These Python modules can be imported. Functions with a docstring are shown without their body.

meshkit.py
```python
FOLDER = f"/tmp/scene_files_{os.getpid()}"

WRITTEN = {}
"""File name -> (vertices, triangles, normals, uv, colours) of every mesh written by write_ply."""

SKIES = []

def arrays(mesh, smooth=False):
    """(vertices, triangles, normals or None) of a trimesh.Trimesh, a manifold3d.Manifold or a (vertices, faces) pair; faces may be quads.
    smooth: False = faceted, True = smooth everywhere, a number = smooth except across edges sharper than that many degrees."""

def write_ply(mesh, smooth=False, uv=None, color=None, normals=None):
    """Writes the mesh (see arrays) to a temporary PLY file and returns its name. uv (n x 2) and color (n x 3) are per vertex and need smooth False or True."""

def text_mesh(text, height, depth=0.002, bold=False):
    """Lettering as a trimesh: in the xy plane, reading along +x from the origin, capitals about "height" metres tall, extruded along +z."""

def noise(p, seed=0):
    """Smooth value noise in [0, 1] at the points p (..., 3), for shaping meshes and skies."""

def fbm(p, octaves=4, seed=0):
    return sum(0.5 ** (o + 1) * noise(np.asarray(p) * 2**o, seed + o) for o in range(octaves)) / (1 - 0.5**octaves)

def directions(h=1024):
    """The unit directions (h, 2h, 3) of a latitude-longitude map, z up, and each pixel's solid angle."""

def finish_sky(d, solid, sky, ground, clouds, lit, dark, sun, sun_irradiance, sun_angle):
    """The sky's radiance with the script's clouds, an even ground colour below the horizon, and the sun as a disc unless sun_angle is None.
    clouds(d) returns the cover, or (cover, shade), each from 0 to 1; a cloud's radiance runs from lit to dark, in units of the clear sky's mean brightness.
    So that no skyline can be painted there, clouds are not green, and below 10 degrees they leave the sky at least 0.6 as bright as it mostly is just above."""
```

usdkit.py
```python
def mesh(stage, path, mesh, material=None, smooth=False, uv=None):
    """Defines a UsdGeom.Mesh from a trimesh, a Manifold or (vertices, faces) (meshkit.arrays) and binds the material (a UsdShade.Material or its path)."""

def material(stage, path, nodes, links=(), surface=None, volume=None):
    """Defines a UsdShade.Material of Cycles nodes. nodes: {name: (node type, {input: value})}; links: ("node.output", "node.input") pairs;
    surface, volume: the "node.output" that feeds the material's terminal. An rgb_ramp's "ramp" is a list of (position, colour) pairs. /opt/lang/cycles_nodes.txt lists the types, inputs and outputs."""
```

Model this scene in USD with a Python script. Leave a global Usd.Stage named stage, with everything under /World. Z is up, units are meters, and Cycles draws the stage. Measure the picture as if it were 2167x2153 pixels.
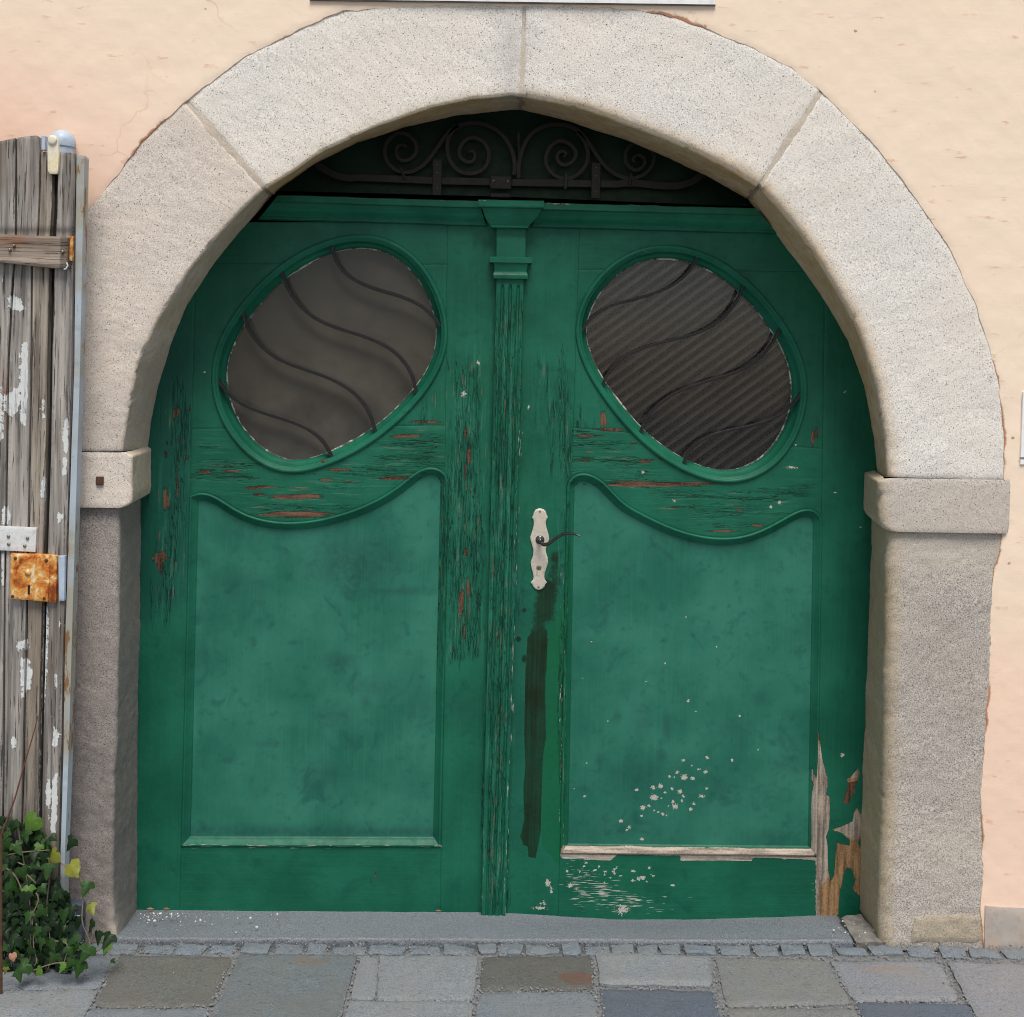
import math, random
import numpy as np
import trimesh, shapely
from shapely.geometry import Polygon, Point, LineString, box
from shapely.ops import unary_union
from scipy.spatial import Delaunay
from scipy.interpolate import splprep, splev
import usdkit, meshkit
from pxr import Usd, UsdGeom, UsdLux, UsdShade, Gf, Sdf, Vt

random.seed(7)
rng = np.random.default_rng(7)
stage = Usd.Stage.CreateInMemory()
UsdGeom.SetStageUpAxis(stage, UsdGeom.Tokens.z)
UsdGeom.SetStageMetersPerUnit(stage, 1.0)
UsdGeom.Xform.Define(stage, '/World')
UsdGeom.Scope.Define(stage, '/World/Looks')

# ------------------------------------------------------------------ camera
FPX, CX, CY, W0, H0 = 2336.0, 1083.5, 785.0, 2167.0, 2153.0
YAW, PITCH, ROLL = math.radians(1.45), math.radians(0.6), math.radians(1.2)
Fw = np.array([math.sin(YAW) * math.cos(PITCH), math.cos(YAW) * math.cos(PITCH), -math.sin(PITCH)])
R0 = np.array([math.cos(YAW), -math.sin(YAW), 0.0])
U0 = np.cross(R0, Fw)
Rt = R0 * math.cos(ROLL) + U0 * math.sin(ROLL)
Up = -R0 * math.sin(ROLL) + U0 * math.cos(ROLL)


def ray(px, py):
    px, py = np.asarray(px, float), np.asarray(py, float)
    return ((px - CX) / FPX)[..., None] * Rt - ((py - CY) / FPX)[..., None] * Up + Fw


_d = ray(1863, 1992)
CAM = np.array([0.0, -3.2, -3.2 * _d[2] / _d[1]])


def P(px, py, Y):
    """the point of the plane y = Y that stands at this place of the reference"""
    d = ray(px, py)
    t = (np.asarray(Y, float) - CAM[1]) / d[..., 1]
    return CAM + d * t[..., None]


def PP(pts, Y):
    a = np.asarray(pts, float)
    return P(a[:, 0], a[:, 1], np.full(len(a), Y))


def XZ(pts, Y):
    return PP(pts, Y)[:, [0, 2]]


def Gd(px, py, z=0.0):
    d = ray(px, py)
    t = (z - CAM[2]) / d[..., 2]
    return CAM + d * t[..., None]


def project(V):
    d = np.asarray(V, float) - CAM
    w = d @ Fw
    return np.stack([CX + FPX * (d @ Rt) / w, CY - FPX * (d @ Up) / w], -1)


cam = UsdGeom.Camera.Define(stage, '/World/camera')
m = Gf.Matrix4d(1.0)
for i, v in enumerate((Rt, Up, -Fw, CAM)):
    m.SetRow(i, Gf.Vec4d(*[float(c) for c in v], 1.0 if i == 3 else 0.0))
cam.AddTransformOp().Set(m)
cam.CreateHorizontalApertureAttr(36.0)
cam.CreateVerticalApertureAttr(36.0 * 1017 / 1024)
cam.CreateFocalLengthAttr(36.0 * FPX / W0)
cam.CreateVerticalApertureOffsetAttr((CY - H0 / 2) / W0 * 36.0)
cam.CreateClippingRangeAttr(Gf.Vec2f(0.05, 500))
cam.CreateExposureAttr(1.34)

# ------------------------------------------------------------------ sky and sun (thin overcast)
SUN_DIR = np.array([0.06, -0.52, 1.0]); SUN_DIR /= np.linalg.norm(SUN_DIR)
sun_el, sun_rot = math.asin(SUN_DIR[2]), math.atan2(SUN_DIR[0], SUN_DIR[1])
dome = UsdLux.DomeLight.Define(stage, '/World/sky')
dome.CreateIntensityAttr(1.0)
dome.GetPrim().SetCustomDataByKey('kind', 'structure')
sun = UsdLux.DistantLight.Define(stage, '/World/sun')
sun.CreateIntensityAttr(0.4)
sun.CreateAngleAttr(30.0)
sun.CreateNormalizeAttr(True)
sun.CreateColorAttr(Gf.Vec3f(1.0, 0.95, 0.88))
sz = SUN_DIR; sx = np.cross([0, 0, 1.0], sz); sx /= np.linalg.norm(sx); sy = np.cross(sz, sx)
m = Gf.Matrix4d(1.0)
for i, v in enumerate((sx, sy, sz)):
    m.SetRow(i, Gf.Vec4d(*[float(c) for c in v], 0.0))
sun.AddTransformOp().Set(m)


# ------------------------------------------------------------------ material helper
class Ref:
    def __init__(s, name, out): s.s = name + '.' + out


class Mat:
    def __init__(s, name): s.name, s.nodes, s.links, s.k = name, {}, [], 0

    def n(s, kind, out, **inp):
        s.k += 1
        nm = f'n{s.k}_{kind}'
        vals = {}
        for k, v in inp.items():
            if isinstance(v, Ref): s.links.append((v.s, nm + '.' + k))
            elif v is not None: vals[k] = v
        s.nodes[nm] = (kind, vals)
        return Ref(nm, out)

    def out(s, ref, out): return Ref(ref.s.split('.')[0], out)
    def pos(s, sc=(1, 1, 1), rot=None):
        p = s.n('geometry', 'position')
        if rot is not None: p = s.n('mapping', 'vector', mapping_type='point', vector=p, rotation=rot)
        return s.n('vector_math', 'vector', math_type='multiply', vector1=p, vector2=sc)
    def noise(s, vec, scale=1.0, detail=3.0, rough=0.5, dist=0.0):
        return s.n('noise_texture', 'fac', vector=vec, scale=scale, detail=detail, roughness=rough, distortion=dist)
    def vor(s, vec, scale=1.0, feature='f1', out='distance', rand=1.0):
        return s.n('voronoi_texture', out, vector=vec, scale=scale, feature=feature, randomness=rand)
    def math(s, op, a, b=0.0, c=0.0, clamp=False):
        return s.n('math', 'value', math_type=op, value1=a, value2=b, value3=c, use_clamp=clamp)
    def ss(s, v, a, b, lo=0.0, hi=1.0):
        return s.n('map_range', 'result', range_type='smoothstep', value=v, from_min=a, from_max=b, to_min=lo, to_max=hi, clamp=True)
    def lin(s, v, a, b, lo=0.0, hi=1.0):
        return s.n('map_range', 'result', range_type='linear', value=v, from_min=a, from_max=b, to_min=lo, to_max=hi, clamp=True)
    def mix(s, f, a, b, mode='mix'):
        return s.n('mix_color', 'result', blend_type=mode, fac=f, a=a, b=b)
    def attr(s, name):
        c = s.n('attribute', 'color', attribute=name)
        r = s.n('separate_color', 'r', color_type='rgb', color=c)
        return r, s.out(r, 'g'), s.out(r, 'b')
    def bump(s, h, strength=0.5, dist=0.004):
        return s.n('bump', 'normal', height=h, strength=strength, distance=dist)
    def bsdf(s, color, rough=0.5, normal=None, **kw):
        return s.n('principled_bsdf', 'BSDF', base_color=color, roughness=rough, normal=normal, **kw)
    def done(s, surf=None, vol=None):
        return usdkit.material(stage, '/World/Looks/' + s.name, s.nodes, s.links, surface=surf.s if surf else None, volume=vol.s if vol else None)


def sky_material():
    M = Mat('sky_material')
    sk = M.n('sky_texture', 'color', sky_type='single_scattering', sun_disc=False, sun_elevation=sun_el, sun_rotation=sun_rot)
    tc = M.n('texture_coordinate', 'generated')
    gm = M.n('geometry', 'position')
    nz = M.noise(M.n('vector_math', 'vector', math_type='multiply', vector1=gm, vector2=(2.2, 2.2, 5.0)), 1.0, 5.0, 0.55)
    cover = M.ss(nz, 0.25, 0.6, 0.10, 0.50)
    lum = M.n('rgb_to_bw', 'val', color=sk)
    grey = M.mix(1.0, M.n('combine_color', 'color', color_type='rgb', r=lum, g=lum, b=lum), (1.12, 1.02, 0.90), 'multiply')
    col = M.mix(cover, sk, grey)
    return M.done(M.n('background_shader', 'background', color=col, strength=0.055))


UsdShade.MaterialBindingAPI.Apply(dome.GetPrim()).Bind(sky_material())


# ------------------------------------------------------------------ object helpers
_used = {}


def numbered(parent, name):
    k = _used.get((parent, name), 0)
    _used[(parent, name)] = k + 1
    return name if k == 0 else f'{name}_{k:03d}'


def put(prim, label=None, category=None, group=None, kind=None):
    for k, v in (('label', label), ('category', category), ('group', group), ('kind', kind)):
        if v: prim.SetCustomDataByKey(k, v)


BASE = {}


def thing(name, label=None, cat=None, loc=(0, 0, 0), group=None, kind=None):
    path = '/World/' + numbered('/World', name)
    x = UsdGeom.Xform.Define(stage, path)
    x.AddTranslateOp().Set(Gf.Vec3d(*[float(c) for c in loc]))
    BASE[path] = np.array(loc, float)
    put(x.GetPrim(), label, cat, group, kind)
    return path


def part(parent, name, mesh, mat, smooth=True, attrs=None, label=None, kind=None):
    path = parent + '/' + numbered(parent, name)
    if isinstance(mesh, trimesh.Trimesh): v, f = mesh.vertices, mesh.faces
    else: v, f = mesh
    top = '/'.join(parent.split('/')[:3])
    v = np.asarray(v, float) - BASE.get(top, 0.0)
    pm = usdkit.mesh(stage, path, (v, np.asarray(f, int)), mat, smooth=smooth)
    if attrs:
        for k, a in attrs.items():
            UsdGeom.PrimvarsAPI(pm).CreatePrimvar(k, Sdf.ValueTypeNames.Color3fArray, 'vertex').Set(Vt.Vec3fArray.FromNumpy(np.asarray(a, np.float32)))
    put(pm.GetPrim(), label, None, None, kind)
    return path


def tri_fill(poly, res, seed=0):
    """points of a gridded triangulation of a shapely polygon: (pts, faces, list of boundary index loops)"""
    poly = poly.simplify(res * 0.03)
    rings, pts = [], []
    k = 0
    for r in [poly.exterior] + list(poly.interiors):
        L = r.length
        r2 = shapely.segmentize(r, res)
        c = np.array(r2.coords)[:-1]
        pts.append(c); rings.append(np.arange(k, k + len(c))); k += len(c)
    x0, y0, x1, y1 = poly.bounds
    r_ = np.random.default_rng(seed)
    gx, gy = np.meshgrid(np.arange(x0 + res / 2, x1, res), np.arange(y0 + res / 2, y1, res))
    g = np.stack([gx.ravel(), gy.ravel()], 1) + r_.uniform(-.22, .22, (gx.size, 2)) * res
    inner = poly.buffer(-res * 0.6)
    shapely.prepare(inner)
    g = g[shapely.contains_xy(inner, g[:, 0], g[:, 1])]
    pts = np.vstack(pts + [g])
    t = Delaunay(pts).simplices
    c = pts[t].mean(1)
    shapely.prepare(poly)
    t = t[shapely.contains_xy(poly, c[:, 0], c[:, 1])]
    a, b, d = pts[t[:, 0]], pts[t[:, 1]], pts[t[:, 2]]
    area = (b[:, 0] - a[:, 0]) * (d[:, 1] - a[:, 1]) - (b[:, 1] - a[:, 1]) * (d[:, 0] - a[:, 0])
    t[area < 0] = t[area < 0][:, ::-1]
    t = t[np.abs(area) > 1e-12]
    return pts, t, rings


def sheet(poly, res, Y, depth, bevel=0.0012, disp=None):
    """a board standing in the plane y = Y facing the street (-y), with sides of the given depth"""
    Vs, Fs, k = [], [], 0
    for pg in (poly.geoms if hasattr(poly, 'geoms') else [poly]):
        if pg.area < 1e-6: continue
        p, t, rings = tri_fill(pg, res)
        v = np.stack([p[:, 0], np.full(len(p), Y), p[:, 1]], 1)
        if disp is not None: v[:, 1] -= disp(v)
        for r in rings: v[r, 1] += bevel
        Vs.append(v); Fs.append(t + k); k += len(v)
        for i, r in enumerate(rings):
            q = v[r]
            n = len(q)
            s = np.vstack([q, q + [0, depth, 0]])
            a = np.arange(n); b = (a + 1) % n
            cc = p[r]; ar = np.sum(cc[:, 0] * np.roll(cc[:, 1], -1) - np.roll(cc[:, 0], -1) * cc[:, 1])
            f = np.vstack([np.stack([a, a + n, b + n], 1), np.stack([a, b + n, b], 1)])
            if (ar > 0) == (i == 0) and False: f = f[:, ::-1]
            Vs.append(s); Fs.append(f + k); k += len(s)
    return np.vstack(Vs), np.vstack(Fs)


def slab(poly, res, z, depth, bevel=0.004, disp=None):
    """a stone lying in the plane z with sides going down"""
    p, t, rings = tri_fill(poly, res)
    v = np.stack([p[:, 0], p[:, 1], np.broadcast_to(z(p) if callable(z) else z, len(p))], 1)
    if disp is not None: v[:, 2] += disp(v)
    Vs, Fs, k = [v], [t], len(v)
    for r in rings:
        v[r, 2] -= bevel
        q = v[r]; n = len(q)
        s = np.vstack([q, q - [0, 0, depth]])
        a = np.arange(n); b = (a + 1) % n
        Vs.append(s); Fs.append(np.vstack([np.stack([a, a + n, b + n], 1), np.stack([a, b + n, b], 1)]) + k); k += len(s)
    return np.vstack(Vs), np.vstack(Fs)


def grid_faces(n, m, closed=False, closed_m=False):
    i, j = np.meshgrid(np.arange(n if closed else n - 1), np.arange(m if closed_m else m - 1), indexing='ij')
    a = i * m + j; b = ((i + 1) % n) * m + j; c = ((i + 1) % n) * m + (j + 1) % m; d = i * m + (j + 1) % m
    return np.vstack([np.stack([a.ravel(), b.ravel(), c.ravel()], 1), np.stack([a.ravel(), c.ravel(), d.ravel()], 1)])


def resample(c, step, closed=False):
    c = np.asarray(c, float)
    if closed: c = np.vstack([c, c[:1]])
    s = np.r_[0, np.cumsum(np.linalg.norm(np.diff(c, axis=0), axis=1))]
    n = max(2, int(round(s[-1] / step)))
    u = np.linspace(0, s[-1], n + 1)
    o = np.stack([np.interp(u, s, c[:, k]) for k in range(c.shape[1])], 1)
    return o[:-1] if closed else o


def spline(pts, n, closed=False, s=0.0):
    a = np.asarray(pts, float)
    if closed: a = np.vstack([a, a[:1]])
    tck, _ = splprep(a.T, s=s, per=closed, k=3)
    u = np.linspace(0, 1, n, endpoint=not closed)
    return np.stack(splev(u, tck), 1)


def sweep(curve, profile, Y, closed=False, side=1.0):
    """moulding along a curve of the (x, z) plane. profile: (offset to the inside, height towards the street)"""
    c = np.asarray(curve, float)
    if closed: tn = np.roll(c, -1, 0) - np.roll(c, 1, 0)
    else: tn = np.gradient(c, axis=0)
    tn /= np.linalg.norm(tn, axis=1, keepdims=True) + 1e-12
    nn = np.stack([-tn[:, 1], tn[:, 0]], 1) * side
    if closed:
        e = np.roll(c, -1, 0) - c
        e /= np.linalg.norm(e, axis=1, keepdims=True) + 1e-12
        cosh = np.sqrt(np.clip((1 + np.sum(e * np.roll(e, 1, 0), 1)) / 2, 0.25, 1))
        nn = nn / cosh[:, None]
    pr = np.asarray(profile, float)
    xy = c[:, None, :] + nn[:, None, :] * pr[None, :, 0, None]
    V = np.stack([xy[..., 0], Y - np.broadcast_to(pr[None, :, 1], xy.shape[:2]), xy[..., 1]], -1)
    return V, closed


def tube(path, r, seg=8, cap=True):
    p = np.asarray(path, float)
    r = np.broadcast_to(np.asarray(r, float), len(p))
    t = np.gradient(p, axis=0); t /= np.linalg.norm(t, axis=1, keepdims=True) + 1e-12
    u = np.cross(t[0], [0, 1, 0.01]); u /= np.linalg.norm(u)
    V = []
    for i in range(len(p)):
        u = u - t[i] * (u @ t[i]); u /= np.linalg.norm(u) + 1e-12
        w = np.cross(t[i], u)
        a = np.arange(seg) * 2 * math.pi / seg
        V.append(p[i] + r[i] * (np.cos(a)[:, None] * u + np.sin(a)[:, None] * w))
    V = np.vstack(V)
    F = grid_faces(len(p), seg, closed_m=True)
    if cap:
        k = len(V)
        V = np.vstack([V, p[:1], p[-1:]])
        a = np.arange(seg); b = (a + 1) % seg; o = (len(p) - 1) * seg
        F = np.vstack([F, np.stack([np.full(seg, k), a, b], 1), np.stack([np.full(seg, k + 1), o + b, o + a], 1)])
    return V, F


def flat_bar(path, w, th):
    """flat iron of width w (in the facade plane) and thickness th along an (x, y, z) path in the facade plane"""
    p = np.asarray(path, float)
    t = np.gradient(p, axis=0); t /= np.linalg.norm(t, axis=1, keepdims=True) + 1e-12
    nrm = np.cross(t, [0, -1.0, 0]); nrm /= np.linalg.norm(nrm, axis=1, keepdims=True) + 1e-12
    w = np.broadcast_to(np.asarray(w, float), len(p))[:, None]
    y = np.array([0, 1.0, 0])
    e = 0.0012
    pr = [(-.5, th / 2, 0), (-.5, -th / 2 + e, 0), (-.5, -th / 2, e), (.5, -th / 2, -e), (.5, -th / 2 + e, 0), (.5, th / 2, 0)]
    V = np.stack([p + nrm * (w * a + b2) + y * b for a, b, b2 in pr], 1)
    n = len(p)
    F = grid_faces(n, 6, closed_m=True)
    V = V.reshape(-1, 3)
    caps = []
    for o in (0, (n - 1) * 6):
        caps += [[o, o + i, o + i + 1] for i in range(1, 5)]
    return V, np.vstack([F, caps])


def cat(*ms):
    Vs, Fs, k = [], [], 0
    for v, f in ms:
        Vs.append(np.asarray(v)); Fs.append(np.asarray(f) + k); k += len(v)
    return np.vstack(Vs), np.vstack(Fs)


def bevel_box(lo, hi, b=0.003, sub=None):
    lo, hi = np.asarray(lo, float), np.asarray(hi, float)
    pts = []
    for c in np.ndindex(2, 2, 2):
        q = np.where(np.array(c) == 0, lo, hi)
        s = np.where(np.array(c) == 0, 1, -1) * b
        for ax in range(3):
            o = s.copy(); o[ax] = 0
            pts.append(q + o)
    h = trimesh.convex.convex_hull(np.array(pts))
    return np.array(h.vertices), np.array(h.faces)


def cyl_y(c, r, y0, y1, seg=24, dome=0.0, bevel=0.0008):
    """disc/cylinder with axis along y from y0 (front, towards street) to y1, slightly domed front"""
    prof = [(0, y0 - dome), (r * .5, y0 - dome * .75), (r - bevel, y0), (r, y0 + bevel), (r, y1)]
    a = np.arange(seg) * 2 * math.pi / seg
    V = [np.stack([c[0] + q * np.cos(a), np.full(seg, y), c[1] + q * np.sin(a)], 1) for q, y in prof]
    return np.vstack(V), grid_faces(len(prof), seg, closed_m=True)


def fb(v, s, octv=3, seed=0):
    return meshkit.fbm(np.asarray(v) * s, octv, seed) - 0.5


# ------------------------------------------------------------------ wear painted onto the door (paint lost, stains, chips, one field of shade), by place
WEAR = {'bare': [], 'stain': [], 'fresh': [], 'crack': [], 'chip': [], 'grime': [], 'grey': [], 'old_shade': [], 'streak': []}


def ell(ch, x, y, rx, ry, val=1.0, soft=1.1): WEAR[ch].append(('e', x, y, rx, ry, val, soft))
def pol(ch, pts, soft=3.0, val=1.0): WEAR[ch].append(('p', Polygon(pts).buffer(0), soft, val))


def z5(X, Y): return 250 + X / 2.273, 400 + Y / 2.273
def z6(X, Y): return 1050 + X / 2.273, 400 + Y / 2.273
def z3(X, Y): return 1050 + X / 2.273, 1250 + Y / 2.273
def zb(X, Y): return 250 + X / 2.273, 1150 + Y / 2.273
def zd(X, Y): return 1600 + X / 4.683, 1600 + Y / 4.683
def zp(X, Y): return 1000 + X / 5.486, 1000 + Y / 5.486


def bx(ch, zf, x0, y0, x1, y1, val=1.0):
    a, b = zf(x0, y0), zf(x1, y1)
    if ch == 'bare':            # paint lost in slivers along the grain
        w, h = abs(b[0] - a[0]), abs(b[1] - a[1])
        cx, cy = (a[0] + b[0]) / 2, (a[1] + b[1]) / 2
        lng, sht = max(w, h), min(w, h)
        for k in range(max(3, int(lng * sht / 55))):
            l_ = lng * random.uniform(.18, .5); t_ = max(1.0, min(sht / 2, random.uniform(1.1, 2.8)))
            u = random.uniform(-1, 1) * max(0, lng / 2 - l_ * .7); v = random.gauss(0, .36) * max(0, sht / 2 - t_ * .5) * (1 - .5 * abs(u) / (lng / 2 + 1))
            if w >= h: ell('bare', cx + u, cy + v, l_, t_, val, 1.1)
            else: ell('bare', cx + v, cy + u, t_, l_, val, 1.1)
        return
    ell(ch, (a[0] + b[0]) / 2, (a[1] + b[1]) / 2, abs(b[0] - a[0]) / 2 * .92, abs(b[1] - a[1]) / 2 * .82 + 0.3, val)


for b_ in [(260, 1050, 300, 1105), (215, 1255, 242, 1300), (310, 1265, 350, 1312), (208, 1450, 246, 1540), (225, 1205, 245, 1235), (280, 1190, 300, 1215), (275, 1260, 292, 1480, .62), (335, 1030, 352, 1070),
           (615, 1422, 745, 1447), (640, 1465, 720, 1482), (760, 1460, 945, 1500), (690, 1545, 1000, 1585, .9), (975, 1390, 1030, 1412), (1250, 1380, 1400, 1402), (1310, 1180, 1445, 1200), (385, 1350, 445, 1372), (495, 1348, 580, 1368),
           (1020, 1340, 1110, 1362), (970, 1290, 1010, 1320), (1660, 1150, 1685, 1210), (1675, 1240, 1695, 1330), (1660, 1330, 1680, 1400), (1400, 1112, 1540, 1130, .8), (820, 1365, 960, 1380, .5)]:
    bx('bare', z5, *b_)
for b_ in [(165, 35, 245, 95), (180, 60, 215, 155), (1665, 175, 1692, 260), (1632, 235, 1672, 320), (1635, 300, 1660, 345), (1655, 390, 1676, 470), (1655, 20, 1690, 60), (1220, 1570, 1250, 1610, .8), (1210, 1610, 1225, 1650, .7)]:
    bx('bare', zb, *b_)
for b_ in [(490, 1080, 545, 1145), (485, 1150, 605, 1168), (525, 1406, 1030, 1432), (380, 1285, 475, 1330, .8), (690, 1298, 765, 1322), (1515, 1150, 1556, 1200), (1510, 1190, 1535, 1235), (1150, 1535, 1187, 1552), (1230, 1612, 1282, 1632),
           (1020, 1640, 1145, 1652, .9), (395, 1180, 480, 1195), (640, 1215, 680, 1235), (780, 1290, 800, 1310), (1380, 1440, 1440, 1446, .8)]:
    bx('bare', z6, *b_)
for b_ in [(1385, 1333, 1452, 1346), (1310, 1522, 1330, 1536), (1350, 1500, 1375, 1520), (845, 1495, 870, 1506), (695, 1355, 715, 1370), (150, 1035, 163, 1065), (1672, 962, 1684, 985), (1435, 1220, 1445, 1235), (705, 296, 722, 302), (1745, 1624, 1758, 1631), (1625, 1456, 1638, 1463)]:
    bx('chip', z6, *b_)
for b_ in [(1650, 965, 1674, 1005), (1725, 825, 1742, 850), (825, 750, 838, 758), (845, 797, 856, 803), (410, 878, 424, 886)]:
    bx('chip', z5, *b_)
# scattered white chips low on the right hand panel
for x, y, r in [(900, 817, 8), (1015, 803, 10), (940, 842, 6), (870, 875, 9), (975, 858, 7), (1008, 872, 11), (835, 893, 8), (905, 898, 14), (945, 903, 12), (790, 940, 13), (755, 947, 9), (675, 958, 9), (845, 953, 8), (885, 967, 15), (812, 972, 8),
                (760, 995, 19), (990, 988, 11), (1012, 952, 7), (850, 1015, 10), (705, 1043, 13), (735, 1035, 10), (860, 1038, 13), (935, 1050, 9), (893, 1012, 8), (700, 1083, 7), (760, 1058, 6), (800, 1075, 7), (820, 1080, 6), (600, 1107, 9), (640, 1138, 11),
                (628, 1152, 7), (925, 530, 8), (537, 628, 5), (1172, 603, 6), (460, 245, 6), (723, 437, 5), (812, 348, 5), (915, 127, 5), (1135, 815, 7), (425, 990, 7), (375, 952, 6), (700, 1195, 8), (858, 898, 6), (900, 988, 7), (950, 1025, 7), (828, 1035, 6),
                (795, 998, 5), (780, 1066, 5), (435, 830, 4), (415, 422, 4), (1260, 765, 5), (1060, 270, 4), (960, 580, 5)]:
    a = zb; X, Y = z3(x, y)
    ell('chip', X, Y, r / 2.273 * random.uniform(.8, 1.25), r / 2.273 * random.uniform(.7, 1.1), 1.0, 1.0)
for k in range(26):
    X, Y = z3(random.uniform(320, 760), random.gauss(1345, 28)); ell('chip', X, Y, random.uniform(1.5, 4.5), random.uniform(1.2, 3), 1, 1.0)
for b_ in [(690, 1370, 720, 1395), (725, 1325, 748, 1345), (575, 1510, 640, 1562), (340, 1405, 372, 1430), (235, 1385, 262, 1425), (170, 1515, 245, 1540, .8), (205, 1490, 250, 1520, .8), (840, 1412, 862, 1425), (255, 1420, 275, 1470, .8), (945, 1325, 960, 1345, .0)]:
    bx('chip', z3, *b_)
pol('streak', [z3(*q) for q in [(305, 1300), (440, 1305), (520, 1340), (700, 1440), (860, 1480), (830, 1570), (560, 1575), (310, 1550)]], 30, .85)
pol('streak', [z3(*q) for q in [(310, 1265), (560, 1270), (540, 1300), (310, 1310)]], 8, 1.0)
pol('streak', [z3(*q) for q in [(850, 1400), (1180, 1440), (1150, 1580), (830, 1575)]], 40, .45)
pol('streak', [z3(*q) for q in [(1505, 1390), (1545, 1390), (1545, 1500), (1505, 1500)]], 8, .6)
# bare bottom moulding and jamb side of the right hand leaf
pol('bare', [z3(*q) for q in [(320, 1226), (1520, 1244), (1540, 1300), (1440, 1290), (1240, 1285), (1230, 1300), (890, 1300), (885, 1275), (580, 1272), (545, 1300), (310, 1290), (305, 1255)]], 3)
pol('grey', [z3(*q) for q in [(290, 1210), (1545, 1225), (1560, 1310), (290, 1310)]], 6)
pol('bare', [zd(*q) for q in [(620, -260), (650, 0), (690, 150), (712, 230), (710, 290), (695, 380), (735, 410), (730, 600), (720, 720), (690, 800), (710, 900), (715, 1130), (745, 1240), (775, 1180), (790, 960), (800, 830), (830, 870), (880, 880), (930, 890),
                              (930, 830), (880, 790), (820, 750), (755, 735), (890, 680), (960, 650), (970, 570), (1000, 510), (1045, 590), (1060, 700), (1060, 800), (1010, 850), (1045, 960), (1040, 1400), (950, 1320), (985, 1230), (945, 1120), (900, 1100),
                              (865, 1190), (835, 1330), (815, 1590), (590, 1590), (590, 980), (530, 900), (550, 470), (565, 290), (545, 200), (560, 110), (600, 250), (612, 100)]], 1.5)
pol('bare', [zd(*q) for q in [(1010, 110), (1030, 170), (1005, 265), (975, 300), (975, 375), (940, 400), (925, 470), (865, 475), (885, 380), (910, 300), (900, 230), (950, 200)]], 1.5)
pol('grey', [zd(*q) for q in [(500, -260), (740, 0), (740, 800), (730, 1200), (640, 1330), (640, 1600), (560, 1600), (500, 900)]], 6)
pol('grey', [zd(*q) for q in [(740, 740), (900, 660), (980, 500), (1070, 600), (1060, 800), (960, 850), (880, 800)]], 6)
pol('grey', [zd(*q) for q in [(980, 100), (1040, 120), (1020, 230), (900, 250)]], 6, .9)
pol('grey', [zd(*q) for q in [(640, 1200), (720, 1240), (800, 860), (1060, 830), (1060, 1420), (900, 1600), (620, 1600)]], 6, .38)
pol('grime', [zd(*q) for q in [(790, 1020), (860, 1020), (860, 1110), (790, 1115)]], 3, 3.0)
bx('chip', zd, 835, -30, 880, 15)
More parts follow.
